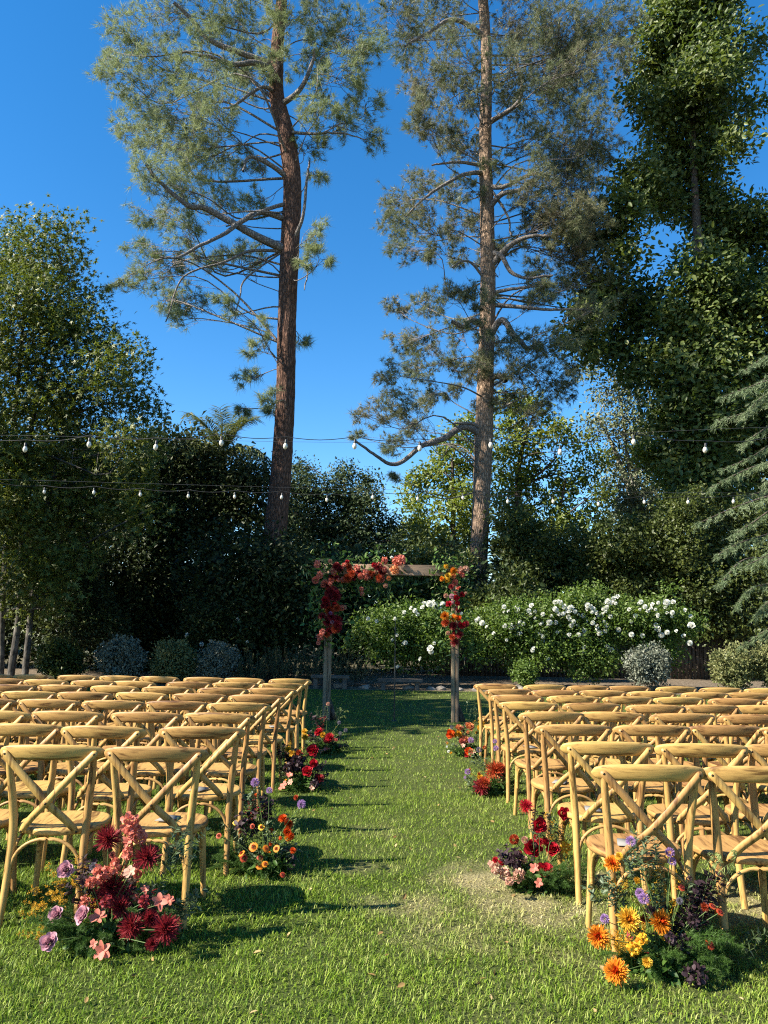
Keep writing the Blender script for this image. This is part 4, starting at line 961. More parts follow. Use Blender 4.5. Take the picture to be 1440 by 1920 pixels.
def garland(label, spots, fill, seed, leafcols):
    R = np.random.default_rng(seed); o0 = at(spots[0][2], spots[0][3], AY - .1); org = np.array([o0[0], AY - .1, o0[2]])
    t = thing('flower_garland', label, 'garland', org, 0, 'flower garlands on the arch')
    fo = MB()
    mp_ = mpp(1150, AY)
    for x0, y0, x1, y1, w, n in fill:
        f = R.random(n)[:, None]; A = np.array([at(x0, y0, AY - .03)]); Bq = np.array([at(x1, y1, AY - .03)])
        P = A * (1 - f) + Bq * f + R.normal(size=(n, 3)) * np.array([w * mp_ * .5, .09, w * mp_ * .45])
        leaves(fo, local(org, P), .085, 'oval', (0, -.8, .3), None, 1, 0, R)
        k = n // 3; leaves(fo, local(org, P[:k]), .11, 'strip', (0, -.6, .3), np.array([0, -.4, -.3]), 1, 1, R)
    fo.build('foliage', [M[leafcols[0]], M[leafcols[1]]], t)['kind'] = 'stuff'
    for kind, col, px, py, rp in spots:
        q = at(px, py, AY - .16 - R.uniform(0, .10)); put_flower(t, kind, col, local(org, q), rp * mp_, np.array([R.normal() * .35, -1, .3 + R.normal() * .3]), R)
def scatter(R, n, x0, x1, y0, y1, kinds, r=(5, 8)):
    out = []
    for _ in range(n):
        k = kinds[R.integers(len(kinds))]; out.append((k[0], k[1], R.uniform(x0, x1), R.uniform(y0, y1), R.uniform(*r)))
    return out
Rg = np.random.default_rng(77)
LG = [('hydrangea', 'coral', 595, 1058, 9), ('hydrangea', 'coral', 600, 1078, 8), ('ball', 'yellow', 629, 1077, 5), ('dahlia', 'orange', 630, 1085, 6), ('dahlia', 'coral', 621, 1088, 6), ('ball', 'blush', 619, 1052, 4), ('ball', 'blush', 623, 1068, 4),
      ('dahlia', 'burgundy', 636, 1066, 8), ('rose', 'red', 651, 1053, 5), ('hydrangea', 'coral', 721, 1051, 8), ('hydrangea', 'coral', 745, 1053, 12), ('hydrangea', 'coral', 752, 1050, 11), ('hydrangea', 'peach', 740, 1068, 10), ('ball', 'white', 734, 1045, 2.5),
      ('ball', 'blush', 708, 1061, 5), ('ball', 'blush', 703, 1073, 4), ('ball', 'pink', 691, 1080, 5), ('ball', 'peach', 729, 1084, 5), ('ball', 'blush', 723, 1098, 5), ('dahlia', 'burgundy', 716, 1073, 8), ('hydrangea', 'coral', 678, 1105, 6), ('hydrangea', 'coral', 679, 1114, 5),
      ('rose', 'burgundy', 613, 1097, 7), ('hydrangea', 'coral', 600, 1195, 8), ('hydrangea', 'coral', 604, 1185, 7), ('hydrangea', 'coral', 597, 1205, 5), ('dahlia', 'rust', 613, 1190, 6), ('ball', 'pink', 623, 1166, 4), ('ball', 'blush', 646, 1139, 4), ('hydrangea', 'coral', 640, 1140, 7), ('scabiosa', 'lilac', 620, 1150, 4)]
LG += scatter(Rg, 30, 603, 634, 1098, 1184, [('dahlia', 'burgundy'), ('rose', 'burgundy'), ('dahlia', 'rust'), ('chrysanthemum', 'burgundy'), ('rose', 'red')], (6, 10))
LG += scatter(Rg, 28, 640, 728, 1058, 1088, [('dahlia', 'burgundy'), ('rose', 'burgundy'), ('ball', 'coral'), ('dahlia', 'rust'), ('hydrangea', 'coral'), ('rose', 'red')], (5, 8))
LG += scatter(Rg, 10, 590, 640, 1055, 1100, [('dahlia', 'burgundy'), ('ball', 'coral'), ('hydrangea', 'coral')], (5, 8))
garland('burgundy and coral flower garland over the shaded post and most of the beam', LG, [(615, 1060, 615, 1200, 44, 500), (600, 1070, 735, 1075, 44, 620), (678, 1080, 680, 1115, 18, 70)], 71, ('fern', 'olive_sprig'))
RG = [('ball', 'yellow', 836, 1062, 5), ('dahlia', 'yellow', 840, 1080, 6), ('ball', 'yellow', 839, 1088, 5), ('two_tone', 'orange', 829, 1085, 5), ('dahlia', 'orange', 850, 1070, 7), ('dahlia', 'peach', 850, 1080, 6), ('hydrangea', 'blush', 866, 1068, 8), ('hydrangea', 'blush', 874, 1066, 7), ('hydrangea', 'coral', 868, 1078, 7),
      ('hydrangea', 'coral', 862, 1072, 7), ('ball', 'coral', 853, 1092, 6), ('rose', 'coral', 859, 1102, 5), ('rose', 'coral', 854, 1111, 5), ('ball', 'blush', 836, 1117, 5), ('rose', 'red', 867, 1114, 6), ('rose', 'red', 856, 1121, 7), ('ball', 'pink', 847, 1118, 5), ('rose', 'red', 841, 1132, 7), ('ball', 'pink', 848, 1129, 4), ('rose', 'red', 858, 1131, 6),
      ('ball', 'blush', 873, 1112, 3), ('ball', 'white', 865, 1150, 3), ('ball', 'blush', 829, 1135, 0.1), ('two_tone', 'orange', 834, 1155, 8), ('two_tone', 'orange', 850, 1159, 7), ('dahlia', 'flame', 859, 1159, 6), ('dahlia', 'rust', 836, 1168, 8), ('dahlia', 'burgundy', 850, 1174, 9), ('dahlia', 'red', 866, 1172, 7), ('dahlia', 'burgundy', 874, 1170, 6), ('ball', 'blush', 840, 1187, 4),
      ('dahlia', 'burgundy', 855, 1187, 8), ('dahlia', 'burgundy', 862, 1190, 7), ('chrysanthemum', 'burgundy', 853, 1204, 9), ('dahlia', 'rust', 848, 1195, 6), ('dahlia', 'burgundy', 858, 1144, 6), ('dahlia', 'burgundy', 846, 1100, 5)]
garland('bright yellow, orange and red flower garland on the sunlit post', RG, [(850, 1060, 852, 1215, 30, 360), (815, 1075, 850, 1070, 34, 160)], 72, ('fern', 'olive_sprig'))

# thin black pole in the middle of the arch
pb = ground(739, 1352)
t = thing('microphone_stand', 'thin black upright pole standing on the grass between the arch posts', 'stand', pb)
ztop = at(742, 1165, pb[1])[2]
mb = MB(); tube(mb, [(0, 0, 0), (0, 0, ztop * .62)], .012, 10); mb.build('lower_tube', M['black_metal'], t, smooth=True)
mb = MB(); tube(mb, [(0, 0, ztop * .60), (0, 0, ztop)], .008, 10); mb.build('upper_tube', M['black_metal'], t, smooth=True)
mb = MB(); tube(mb, [(0, 0, ztop * .595), (0, 0, ztop * .63)], .017, 10); mb.build('clamp_collar', M['black_metal'], t, smooth=True)
mb = MB(); tube(mb, [(0, 0, 0), (0, 0, .012), (0, 0, .02)], [.05, .05, .02], 20); mb.build('base_plate', M['black_metal'], t, smooth=True)

# ---------------------------------------------------------------- festoon lights
def festoon(label, Y, x_px, y_px, sup, zs):
    a0 = at(x_px[0], y_px[0], Y); t = thing('string_lights', label, 'string lights', (0, Y, 0), 0, 'festoon strings above the chairs')
    P = [local((0, Y, 0), at(x, y, Y)) for x, y in zip(x_px, y_px)]
    sx = [local((0, Y, 0), at(x, y, Y)) for x, y in sup]
    dxl = P[1][0] - P[0][0]
    # carry both on past the picture
    P = [P[0] + np.array([-dxl * k, 0, .02 * k + .03 * (k % 2)]) for k in range(4, 0, -1)] + P + [P[-1] + np.array([dxl * k, 0, .02 * k + .03 * (k % 2)]) for k in range(1, 5)]
    hang = [p + UP * (.085 * zs) for p in P]
    mb = MB(); pts = []
    for a, b in zip(hang[:-1], hang[1:]):
        for f in np.linspace(0, 1, 7)[:-1]: pts.append(a * (1 - f) + b * f - UP * .03 * math.sin(f * math.pi) * zs)
    tube(mb, np.array(pts), .0036, 5, 0); mb.build('cable', M['cable'], t, smooth=True)
    mb = MB(); d = (sx[-1] - sx[0]); tube(mb, spline([sx[0] - d * .3, sx[0], sx[len(sx) // 2], sx[-1], sx[-1] + d * .3], 40), .0013, 4, 0); mb.build('support_wire', M['wire'], t)
    so = MB(); tube(so, [(0, 0, .088), (0, 0, .08), (0, 0, .045), (0, 0, .035)], [.008, .017, .017, .019], 10); sme = so.mesh('socket', M['cable'], True)
    bu = MB(); zz = np.array([.042, .034, .02, .004, -.014, -.030, -.042, -.048]); rr = np.array([.012, .016, .023, .0285, .0285, .022, .012, .002])
    tube(bu, np.stack([0 * zz, 0 * zz, zz], -1), rr, 14); bme = bu.mesh('bulb', M['bulb'], True)
    for p in P:
        s = link('socket', sme, t); s.location = p; b = link('bulb', bme, s)
        s.rotation_euler = (random.gauss(0, .06), random.gauss(0, .06), 0); s.scale = (zs * .7, zs * .7, zs * .7)
    return t
festoon('nearer string of frosted bulbs hanging under a thin wire above the chairs', 6.6, [47, 167, 292, 415, 535, 665, 787, 920, 1050, 1188, 1322, 1450], [842, 833, 838, 830, 836, 836, 840, 834, 847, 828, 843, 836], [(0, 816), (720, 829), (1440, 801)], 1.0)
festoon('farther, lower string of frosted bulbs crossing in front of the trees', 9.5, [-10, 83, 176, 263, 353, 440, 528, 613, 699, 783, 868, 952, 1037, 1122, 1208, 1290, 1375], [915, 922, 923, 927, 930, 931, 932, 937, 932, 935, 933, 940, 940, 945, 941, 941, 940], [(0, 899), (720, 918), (1440, 925)], .95)

# ---------------------------------------------------------------- planting in front of the hedges
def ball_shrub(label, px, py, r, Y, mt, size=.05, seed=1, name='clipped_shrub', sq=1.0):
    bl = [(px, py, r * .8, 0)] + [(px + r * .45 * math.cos(a), py + r * .4 * math.sin(a) * sq, r * .55, 0.2 * math.sin(a * 3)) for a in np.arange(0, 6.28, .9)]
    return blob_tree(name, label, 'shrub', Y, bl, M[mt], size * 1.4, 'diamond', 1.0, .3, None, seed=seed, core=True, cl=.14, nbias=(0, 0, .3), limbs=False, group='low rounded shrubs edging the lawn')
ball_shrub('dull green rounded shrub beside the tree stems', 112, 1240, 46, 21.4, 'laurel_leaf', .06, 201)
ball_shrub('silver-leaved rounded shrub, brightest on the dark-hedge side', 228, 1236, 44, 21.3, 'silver_leaf', .06, 202)
ball_shrub('yellow green rounded shrub between two silvery ones', 325, 1240, 44, 21.4, 'lime_leaf', .06, 203)
ball_shrub('grey dome-shaped shrub in deep shade before the rosemary', 410, 1242, 40, 21.3, 'silver_leaf', .05, 204)
ball_shrub('grey green rounded shrub under the white roses', 1215, 1248, 44, 21.3, 'silver_leaf', .06, 205)
ball_shrub('lime green spreading shrub below the cedar', 1378, 1250, 46, 20.9, 'lime_leaf', .06, 206)
ball_shrub('lime green shrub, outermost of its row, partly out of view below the cedar', 1450, 1246, 44, 20.9, 'lime_leaf', .06, 207)
ball_shrub('small bright green shrub at the foot of the roses', 985, 1262, 24, 21.0, 'rose_leaf', .06, 208)
ball_shrub('thin green shrub with bare stems beside the arch post', 910, 1200, 34, 22.5, 'laurel_leaf', .06, 209)
def rosemary(label, px, py, w, h, seed):
    Y = 21.6; R = np.random.default_rng(seed); b = at(px, py, Y); org = np.array([b[0], Y, 0.]); t = thing('rosemary_bush', label, 'shrub', org, 0, 'rosemary bushes behind the bench')
    mb = MB(); mp_ = mpp(py, Y); Hh = h * mp_; Wd = w * mp_
    for _ in range(60):
        x = R.normal() * Wd * .3; y = R.normal() * .25; e = np.array([x * 1.25 + R.normal() * .08, y * 1.2, Hh * R.uniform(.55, 1.1)]); P = spline([(x * .6, y * .6, 0), (x, y, e[2] * .5), e], 14)
        tube(mb, P, .004, 3, 0, cap=False); needles(mb, P[3:], nrm(np.gradient(P, axis=0))[3:], 12, .07, .012, .7, 1, R)
    mb.build('foliage', [M['limb_dark'], M['rosemary_leaf']], t)['kind'] = 'stuff'
for k, (x, w, h, lab) in enumerate([(470, 70, 62, 'upright rosemary beside the grey dome-shaped shrub'), (535, 70, 66, 'upright rosemary in the middle of its row, left open to dappled sun'), (590, 60, 70, 'upright rosemary just before the shaded arch post'), (655, 70, 66, 'upright rosemary between the arch post and the white roses')]):
    rosemary(lab, x, 1270, w, h, 400 + k)
# rose bushes with white flowers
def rose_bush(label, Y, blobs, spots, seed, mt='rose_leaf'):
    R = np.random.default_rng(seed)
    blobs = blobs + [(x + R.normal() * r * .6, y - abs(R.normal()) * r * .55 + 6, r * R.uniform(.22, .4)) for x, y, r in blobs for _ in range(3)]
    t = blob_tree('rose_bush', label, 'shrub', Y, blobs, M[mt], .095, 'diamond', .85, .5, None, seed=seed, core=True, cl=.24, per=34, nbias=(-.1, -.1, .3), group='white rose bushes')
    R = np.random.default_rng(seed); org = np.array(t.location)
    for px, py, r in spots:
        q = at(px, py, Y - R.uniform(.5, .95)); put_flower(t, ('rose', 'ball', 'ball')[int(R.integers(3))], 'white', local(org, q), r * .9 * mpp(py, Y), np.array([R.normal() * .4 - .7, -.9, .6]), R)
Rb = np.random.default_rng(55)
mid = [(770,1140,5),(758,1148,4),(778,1145,5),(792,1138,5),(805,1132,7),(815,1135,7),(825,1142,5),(740,1160,4),(722,1158,4),(706,1165,4),(744,1190,5),(742,1178,4),(756,1207,6),(760,1205,5),(806,1215,8),(808,1222,6),(814,1206,4),(787,1235,5),(745,1250,4),(690,1160,4),(830,1133,6),(795,1130,5),(812,1128,5),(783,1152,4),(735,1200,3)]
rose_bush('white rose bush framed by the two arch posts', 21.6, [(770,1165,44),(730,1175,40),(810,1170,40),(760,1210,44),(805,1215,40),(715,1215,34),(690,1180,28),(835,1200,30)], mid, 211)
def top_spots(x0, x1, n):
    out = []
    for _ in range(int(n * 1.9)):
        x = Rb.uniform(x0, x1); out.append((x, 1126 + abs(Rb.normal()) * 36 + .00022 * (x - 1110) ** 2, Rb.uniform(3, 5.6)))
    return out
rose_bush('white rose bush beside the thin stemmed shrub', 22.0, [(905,1180,36),(900,1215,34),(930,1175,36),(960,1170,38),(1000,1160,44),(960,1210,40),(1010,1210,46),(1040,1180,40)], top_spots(940, 1045, 20) + [(893,1163,5),(904,1168,6),(897,1160,4),(912,1175,4),(950,1200,3),(1000,1215,4),(972,1188,4),(1030,1167,6),(1045,1185,4),(925,1187,4)], 212)
rose_bush('tallest white rose bush, most thickly flowered', 22.2, [(1070,1150,42),(1110,1145,44),(1080,1190,46),(1130,1185,44),(1070,1230,44),(1120,1230,44)], top_spots(1045, 1160, 30) + [(1095,1213,5),(1138,1212,5),(1146,1219,6),(1124,1187,6),(1085,1190,5),(1150,1122,6),(1140,1128,7),(1158,1118,5)], 213)
rose_bush('white rose bush nearest the grey green rounded shrub', 22.0, [(1180,1160,42),(1220,1155,40),(1200,1195,44),(1250,1180,40),(1285,1170,30),(1240,1220,36)], top_spots(1165, 1300, 16) + [(1232,1178,8),(1240,1191,6),(1296,1172,9),(1250,1130,7),(1262,1128,6),(1186,1232,8)], 214)
rose_bush('straggly rose bush in shade with a few pale flowers', 22.6, [(380,1170,36),(430,1160,38),(410,1200,40),(450,1195,34)], [(350,1190,6),(378,1208,5),(395,1202,4),(446,1161,4),(464,1203,3)], 215, 'hedge_leaf')  # dark hedge leaf replaces rose leaf, putting the bush's shade into its colour
rose_bush('white flowered shrub beside the silver-leaved ball', 23.0, [(160,1110,36),(180,1160,38),(150,1180,36),(210,1180,30)], [], 216, 'hedge_leaf')  # shade put into the leaf colour here too, by the dark hedge leaf
# low stone benches and edging stones behind the arch
def bench(label, x0, x1, y, seed):
    a = at(x0, y, 20.6); b = at(x1, y, 20.6); c = (a + b) / 2; t = thing('stone_bench', label, 'bench', (c[0], 20.6, 0)); h = c[2]; L = abs(b[0] - a[0])
    mb = MB(); box(mb, (-L / 2, -.17, h - .07), (L / 2, .17, h), bev=.02); mb.build('bench_top', M['bench_stone'], t)
    for s in (-1, 1): mb = MB(); box(mb, (s * L * .38 - .06, -.13, -.01), (s * L * .38 + .06, .13, h - .071), bev=.015); mb.build('bench_leg', M['bench_stone'], t)
bench('low weathered stone bench behind the black pole', 709, 792, 1273, 1)
bench('low dark stone bench behind the shaded arch post', 584, 655, 1266, 2)
R = np.random.default_rng(66)
for k in range(26):
    x = R.uniform(2.0, 9.5) if k < 20 else R.uniform(-1.5, 1.8); y = R.uniform(20.5, 20.9); s = R.uniform(.06, .16)
    P = fib(26, -1) * (1 + .18 * R.normal(size=(26, 1))) * np.array([s * 1.3, s, s * .65]) + np.array([0, 0, s * .35])
    import bmesh
    bm = bmesh.new(); [bm.verts.new(p) for p in P]; bmesh.ops.convex_hull(bm, input=bm.verts); me = bpy.data.meshes.new('edging_stone'); bm.to_mesh(me); bm.free(); me.materials.append(M['stone'])
    o = link('edging_stone', me); o.location = (x, y, 0); tag(o, 'rough pale stone lying along the edge of the planting bed', 'stone', 'edging stones along the bed')
# board fence behind the roses, and a white picket run glimpsed past the tree stems
def fence(label, x0, x1, Y, h, w, gap, mat, name, part, rails):
    t = thing(name, label, 'fence', (x0, Y, 0)); mb = MB(); box(mb, (0, -.011, 0), (w, .011, h)); me = mb.mesh(part, mat); n = int((x1 - x0) / (w + gap))
    for k in range(n):
        o = link(part, me, t); o.location = (k * (w + gap), random.gauss(0, .003), random.gauss(0, .012)); o.rotation_euler = (0, random.gauss(0, .006), 0)
    for z in rails: mb = MB(); box(mb, (-.05, .03, z), (x1 - x0, .07, z + .08)); mb.build('fence_rail', mat, t)
fence('grey board fence in shade behind the rose bushes', 2.2, 15.0, 27.9, 1.6, .12, .022, M['fence_wood'], 'board_fence', 'board', (.3, 1.2))
a = at(70, 1175, 34); fence('white picket fence glimpsed through the stems of the star-leaved tree', at(60, 1175, 34)[0], at(215, 1175, 34)[0], 34.0, at(100, 1158, 34)[2], .09, .09, M['white'], 'picket_fence', 'picket', (.4, 1.4))

# ---------------------------------------------------------------- flower arrangements along the aisle
arrangement('large pink, coral and burgundy arrangement with spidery blooms, before the nearest dark-hedge chairs', 195, 1775,
  [('chrysanthemum', 'burgundy', 202, 1574, 27), ('chrysanthemum', 'burgundy', 276, 1608, 27), ('chrysanthemum', 'burgundy', 208, 1664, 29), ('chrysanthemum', 'burgundy', 247, 1738, 24), ('chrysanthemum', 'burgundy', 311, 1742, 24), ('dahlia', 'burgundy', 285, 1770, 12),
   ('rose', 'pink', 122, 1630, 14), ('rose', 'pink', 103, 1714, 15), ('rose', 'pink', 152, 1715, 16), ('rose', 'pink', 90, 1765, 17), ('orchid', 'coral', 183, 1720, 18), ('orchid', 'coral', 194, 1782, 22), ('orchid', 'coral', 176, 1770, 10),
   ('hydrangea', 'coral', 245, 1545, 22), ('hydrangea', 'coral', 252, 1562, 20), ('hydrangea', 'coral', 262, 1570, 16), ('hydrangea', 'coral', 190, 1640, 20), ('hydrangea', 'coral', 240, 1600, 14), ('orchid', 'blush', 243, 1635, 16), ('hydrangea', 'blush', 246, 1645, 14),
   ('orchid', 'coral', 300, 1690, 18), ('orchid', 'coral', 316, 1688, 14), ('orchid', 'coral', 272, 1668, 10), ('scabiosa', 'thistle', 175, 1625, 9), ('hydrangea', 'coral', 170, 1655, 12), ('orchid', 'coral', 240, 1578, 14), ('chrysanthemum', 'burgundy', 225, 1700, 20), ('hydrangea', 'coral', 215, 1628, 15), ('hydrangea', 'burgundy', 270, 1690, 14), ('hydrangea', 'coral', 258, 1620, 12), ('hydrangea', 'burgundy', 200, 1690, 14), ('dahlia', 'burgundy', 282, 1722, 15), ('hydrangea', 'plum', 164, 1658, 16), ('hydrangea', 'coral', 160, 1690, 11)],
  [(110, 1720, 14), (160, 1760, 20), (210, 1770, 18), (90, 1740, 8), (290, 1700, 6), (330, 1740, 6)],
  [('goldenrod', 55, 1712, 4), ('goldenrod', 75, 1690, 4), ('goldenrod', 110, 1680, 6), ('goldenrod', 125, 1660, 5), ('goldenrod', 60, 1745, 2), ('goldenrod', 140, 1735, 5), ('burgundy_leaf', 190, 1700, 8), ('burgundy_leaf', 230, 1660, 8), ('burgundy_leaf', 270, 1720, 8), ('smokebush', 200, 1730, 6), ('goldenrod', 85, 1790, 5), ('goldenrod', 150, 1640, 5), ('goldenrod', 175, 1690, 5), ('smokebush', 160, 1650, 6), ('smokebush', 160, 1670, 4), ('smokebush', 250, 1720, 4), ('sage', 280, 1680, 6), ('sage', 330, 1600, 5), ('sage', 340, 1580, 4), ('sage', 320, 1720, 5), ('oat', 225, 1710, 3), ('sage', 345, 1700, 6), ('smokebush', 230, 1690, 4)], 501, 110)
arrangement('yellow, orange and violet arrangement with dark plum foliage, before the nearest white-rose chairs', 1250, 1822,
  [('two_tone', 'yellow', 1178, 1725, 21), ('two_tone', 'orange', 1237, 1728, 21), ('two_tone', 'orange', 1122, 1756, 21), ('two_tone', 'orange', 1156, 1822, 22), ('two_tone', 'orange', 1148, 1620, 15), ('scabiosa', 'lilac', 1183, 1577, 11), ('scabiosa', 'lilac', 1256, 1598, 10), ('scabiosa', 'lilac', 1260, 1615, 10),
   ('scabiosa', 'lilac', 1200, 1675, 11), ('scabiosa', 'lilac', 1207, 1685, 11), ('scabiosa', 'lilac', 1134, 1723, 10), ('button', 'rust', 1278, 1664, 7), ('button', 'rust', 1350, 1710, 8), ('button', 'rust', 1336, 1699, 7), ('button', 'rust', 1331, 1771, 10), ('scabiosa', 'thistle', 1274, 1689, 7), ('button', 'gold', 1240, 1745, 8), ('dahlia', 'yellow', 1213, 1804, 9), ('hydrangea', 'plum', 1302, 1828, 24), ('hydrangea', 'plum', 1285, 1768, 19), ('hydrangea', 'plum', 1258, 1760, 15), ('hydrangea', 'plum', 1318, 1700, 16), ('hydrangea', 'plum', 1300, 1725, 14), ('hydrangea', 'gold', 1188, 1780, 15), ('hydrangea', 'gold', 1205, 1760, 12)],
  [(1300, 1800, 18), (1350, 1790, 16), (1260, 1815, 12), (1200, 1810, 8), (1380, 1810, 10), (1330, 1760, 6), (1350, 1730, 5)],
  [('goldenrod', 1160, 1770, 10), ('goldenrod', 1185, 1780, 12), ('goldenrod', 1200, 1760, 8), ('goldenrod', 1190, 1800, 8), ('goldenrod', 1150, 1760, 5), ('goldenrod', 1160, 1660, 4), ('goldenrod', 1240, 1655, 5), ('goldenrod', 1235, 1835, 4), ('goldenrod', 1260, 1710, 4), ('smokebush', 1270, 1740, 8), ('smokebush', 1285, 1770, 8), ('smokebush', 1320, 1680, 8), ('smokebush', 1310, 1710, 6), ('smokebush', 1300, 1830, 12), ('smokebush', 1310, 1840, 8), ('sage', 1200, 1620, 3), ('sage', 1180, 1640, 3), ('goldenrod', 1190, 1775, 12), ('goldenrod', 1215, 1700, 5), ('sage', 1220, 1600, 4), ('sage', 1290, 1700, 5), ('sage', 1150, 1680, 6), ('sage', 1230, 1690, 5), ('oat', 1340, 1630, 3), ('oat', 1330, 1650, 3), ('sage', 1390, 1770, 4), ('burgundy_leaf', 1180, 1760, 3)], 502, 110)
arrangement('bristly arrangement of small orange and rust flowers, second along the dark-hedge side', 500, 1640,
  [('button', 'orange', 453, 1600, 7), ('button', 'orange', 475, 1588, 8), ('button', 'orange', 499, 1591, 7), ('button', 'orange', 518, 1591, 7), ('button', 'rust', 457, 1609, 7), ('button', 'rust', 487, 1609, 6), ('button', 'orange', 487, 1622, 8), ('button', 'orange', 497, 1620, 6), ('button', 'yellow', 490, 1551, 6), ('button', 'rust', 410, 1567, 6), ('button', 'yellow', 441, 1542, 5), ('button', 'rust', 473, 1549, 5),
   ('dahlia', 'flame', 530, 1535, 8), ('dahlia', 'flame', 541, 1545, 8), ('dahlia', 'flame', 538, 1560, 9), ('dahlia', 'flame', 545, 1568, 7), ('dahlia', 'orange', 540, 1572, 7), ('dahlia', 'flame', 549, 1595, 6), ('scabiosa', 'lilac', 478, 1467, 9), ('scabiosa', 'lilac', 505, 1482, 7), ('scabiosa', 'lilac', 565, 1508, 9), ('button', 'rust', 530, 1640, 5)],
  [(440, 1630, 10), (490, 1645, 8), (420, 1610, 6)],
  [('sage', 460, 1590, 8), ('sage', 480, 1610, 8), ('sage', 520, 1620, 8), ('sage', 500, 1570, 6), ('sage', 440, 1560, 5), ('burgundy_leaf', 480, 1530, 6), ('smokebush', 500, 1525, 5), ('smokebush', 530, 1625, 6), ('oat', 510, 1560, 4), ('oat', 545, 1555, 3), ('sage', 470, 1500, 4), ('sage', 540, 1600, 5), ('smokebush', 465, 1545, 4)], 503, 60)
arrangement('dark-leaved arrangement with a few deep red roses, third along the dark-hedge side', 565, 1482,
  [('rose', 'red', 586, 1406, 11), ('rose', 'red', 588, 1431, 9), ('rose', 'red', 576, 1445, 10), ('rose', 'burgundy', 598, 1459, 9), ('dahlia', 'yellow', 548, 1412, 7), ('dahlia', 'rust', 560, 1411, 6), ('orchid', 'coral', 543, 1453, 8), ('orchid', 'coral', 530, 1476, 9), ('orchid', 'blush', 545, 1466, 7), ('orchid', 'blush', 585, 1478, 6), ('dahlia', 'gold', 540, 1405, 6), ('orchid', 'coral', 534, 1470, 7), ('hydrangea', 'plum', 555, 1432, 15), ('hydrangea', 'plum', 541, 1440, 12), ('hydrangea', 'plum', 590, 1470, 10)],
  [(530, 1480, 6), (560, 1485, 5), (590, 1475, 3)],
  [('smokebush', 545, 1425, 8), ('smokebush', 560, 1435, 8), ('smokebush', 535, 1415, 5), ('smokebush', 550, 1450, 5), ('burgundy_leaf', 565, 1425, 5), ('smokebush', 595, 1445, 4), ('sage', 575, 1470, 5), ('sage', 530, 1450, 3), ('goldenrod', 545, 1402, 3), ('smokebush', 600, 1468, 4)], 504, 50)
arrangement('small red arrangement at the foot of the shaded arch post', 610, 1412,
  [('dahlia', 'red', 598, 1373, 9), ('dahlia', 'red', 618, 1383, 9), ('dahlia', 'burgundy', 614, 1388, 8), ('scabiosa', 'thistle', 636, 1355, 4), ('scabiosa', 'thistle', 638, 1375, 4), ('scabiosa', 'thistle', 648, 1369, 4), ('scabiosa', 'blush', 615, 1320, 4), ('dahlia', 'yellow', 571, 1372, 6), ('dahlia', 'yellow', 572, 1382, 6), ('orchid', 'coral', 612, 1405, 8), ('orchid', 'blush', 602, 1408, 5), ('dahlia', 'gold', 605, 1378, 5)],
  [(600, 1405, 6), (625, 1400, 4)],
  [('smokebush', 625, 1395, 6), ('smokebush', 600, 1350, 4), ('sage', 598, 1340, 4), ('sage', 630, 1340, 2), ('sage', 600, 1395, 5), ('burgundy_leaf', 600, 1355, 3), ('oat', 628, 1340, 2), ('smokebush', 635, 1400, 4), ('smokebush', 590, 1385, 3)], 505, 40)
arrangement('red rose and blush petal arrangement, second along the white-rose side', 1010, 1668,
  [('rose', 'red', 1013, 1547, 14), ('rose', 'red', 1058, 1525, 13), ('rose', 'red', 999, 1589, 16), ('rose', 'red', 1036, 1590, 14), ('rose', 'red', 1023, 1633, 16), ('chrysanthemum', 'red', 986, 1512, 13), ('ball', 'rust', 964, 1574, 9), ('dahlia', 'red', 1012, 1578, 7), ('hydrangea', 'blush', 930, 1628, 13), ('hydrangea', 'blush', 946, 1640, 15), ('hydrangea', 'blush', 972, 1643, 14), ('hydrangea', 'blush', 955, 1652, 10), ('hydrangea', 'blush', 982, 1612, 9),
   ('orchid', 'coral', 1001, 1628, 12), ('orchid', 'coral', 1010, 1655, 11), ('orchid', 'blush', 920, 1620, 9), ('chrysanthemum', 'red', 1022, 1578, 8), ('hydrangea', 'plum', 968, 1612, 15), ('hydrangea', 'gold', 1060, 1590, 12)],
  [(1050, 1655, 14), (1020, 1668, 10), (980, 1660, 6), (1080, 1640, 8), (1090, 1620, 5)],
  [('goldenrod', 1060, 1575, 8), ('goldenrod', 1070, 1600, 7), ('goldenrod', 1055, 1620, 5), ('goldenrod', 1040, 1555, 5), ('smokebush', 965, 1605, 4), ('smokebush', 980, 1622, 3), ('smokebush', 1005, 1545, 2), ('sage', 1005, 1570, 4), ('sage', 1030, 1560, 4), ('smokebush', 1000, 1650, 4), ('sage', 990, 1660, 4), ('goldenrod', 1020, 1545, 3)], 506, 80)
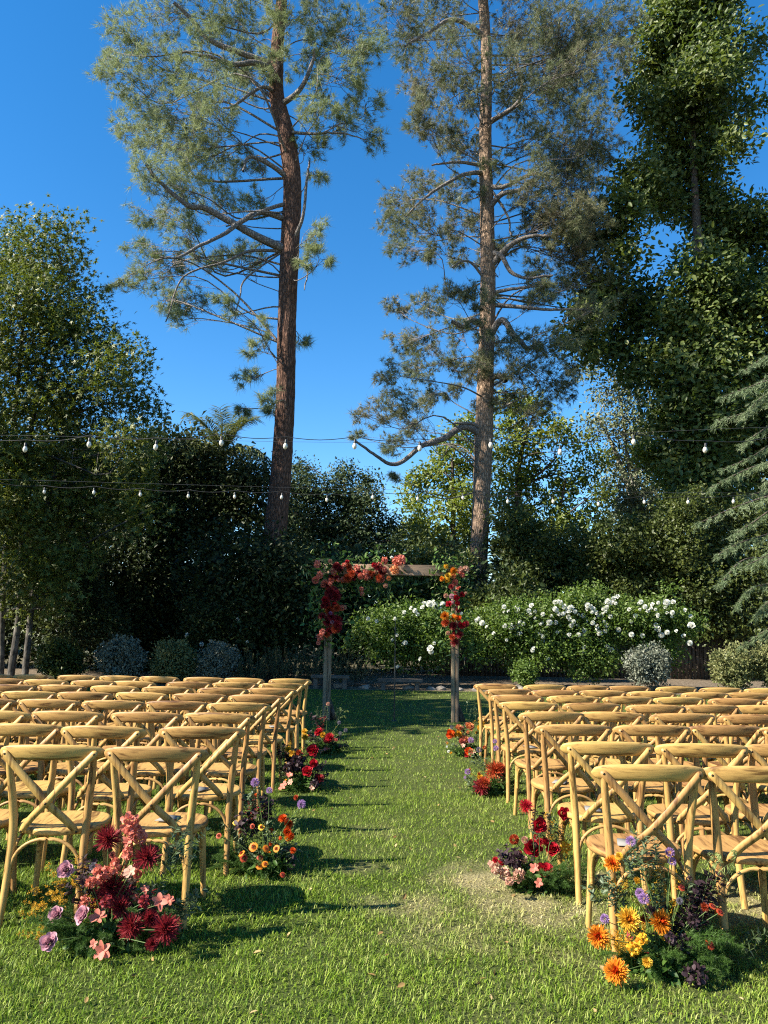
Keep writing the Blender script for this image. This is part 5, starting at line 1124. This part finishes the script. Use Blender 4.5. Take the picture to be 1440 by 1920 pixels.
arrangement('rust spidery chrysanthemum arrangement, third along the white-rose side', 915, 1490,
  [('chrysanthemum', 'rust', 928, 1445, 17), ('chrysanthemum', 'burgundy', 902, 1476, 15), ('chrysanthemum', 'rust', 908, 1468, 12), ('chrysanthemum', 'rust', 938, 1440, 10), ('scabiosa', 'lilac', 877, 1447, 6), ('scabiosa', 'lilac', 930, 1403, 6), ('scabiosa', 'lilac', 928, 1390, 5), ('scabiosa', 'thistle', 898, 1406, 6), ('dahlia', 'gold', 900, 1458, 6), ('scabiosa', 'lilac', 872, 1458, 3)],
  [(940, 1480, 6), (920, 1490, 5), (955, 1470, 4)],
  [('sage', 900, 1435, 5), ('smokebush', 940, 1452, 5), ('sage', 960, 1470, 4), ('goldenrod', 890, 1455, 3), ('oat', 885, 1440, 2), ('sage', 925, 1485, 5), ('sage', 880, 1470, 3), ('sage', 960, 1410, 2)], 507, 45)
arrangement('coral rose arrangement at the foot of the sunlit arch post', 880, 1418,
  [('rose', 'peach', 881, 1361, 9), ('rose', 'peach', 861, 1364, 8), ('rose', 'flame', 844, 1376, 8), ('rose', 'peach', 870, 1386, 10), ('rose', 'coral', 867, 1390, 7), ('rose', 'flame', 879, 1408, 8), ('rose', 'red', 877, 1414, 6), ('scabiosa', 'thistle', 847, 1364, 4), ('scabiosa', 'lilac', 883, 1388, 6), ('dahlia', 'gold', 860, 1376, 7), ('dahlia', 'gold', 852, 1378, 6), ('orchid', 'blush', 868, 1398, 5), ('dahlia', 'yellow', 903, 1355, 7), ('dahlia', 'yellow', 900, 1365, 6), ('orchid', 'blush', 887, 1410, 6), ('ball', 'white', 838, 1400, 2), ('ball', 'white', 841, 1409, 2.5)],
  [(860, 1410, 6), (890, 1415, 5)],
  [('sage', 870, 1400, 6), ('sage', 855, 1400, 4), ('goldenrod', 900, 1358, 6), ('sage', 888, 1335, 3), ('sage', 895, 1375, 4), ('smokebush', 862, 1372, 3), ('burgundy_leaf', 875, 1370, 3), ('sage', 905, 1400, 4)], 508, 40)
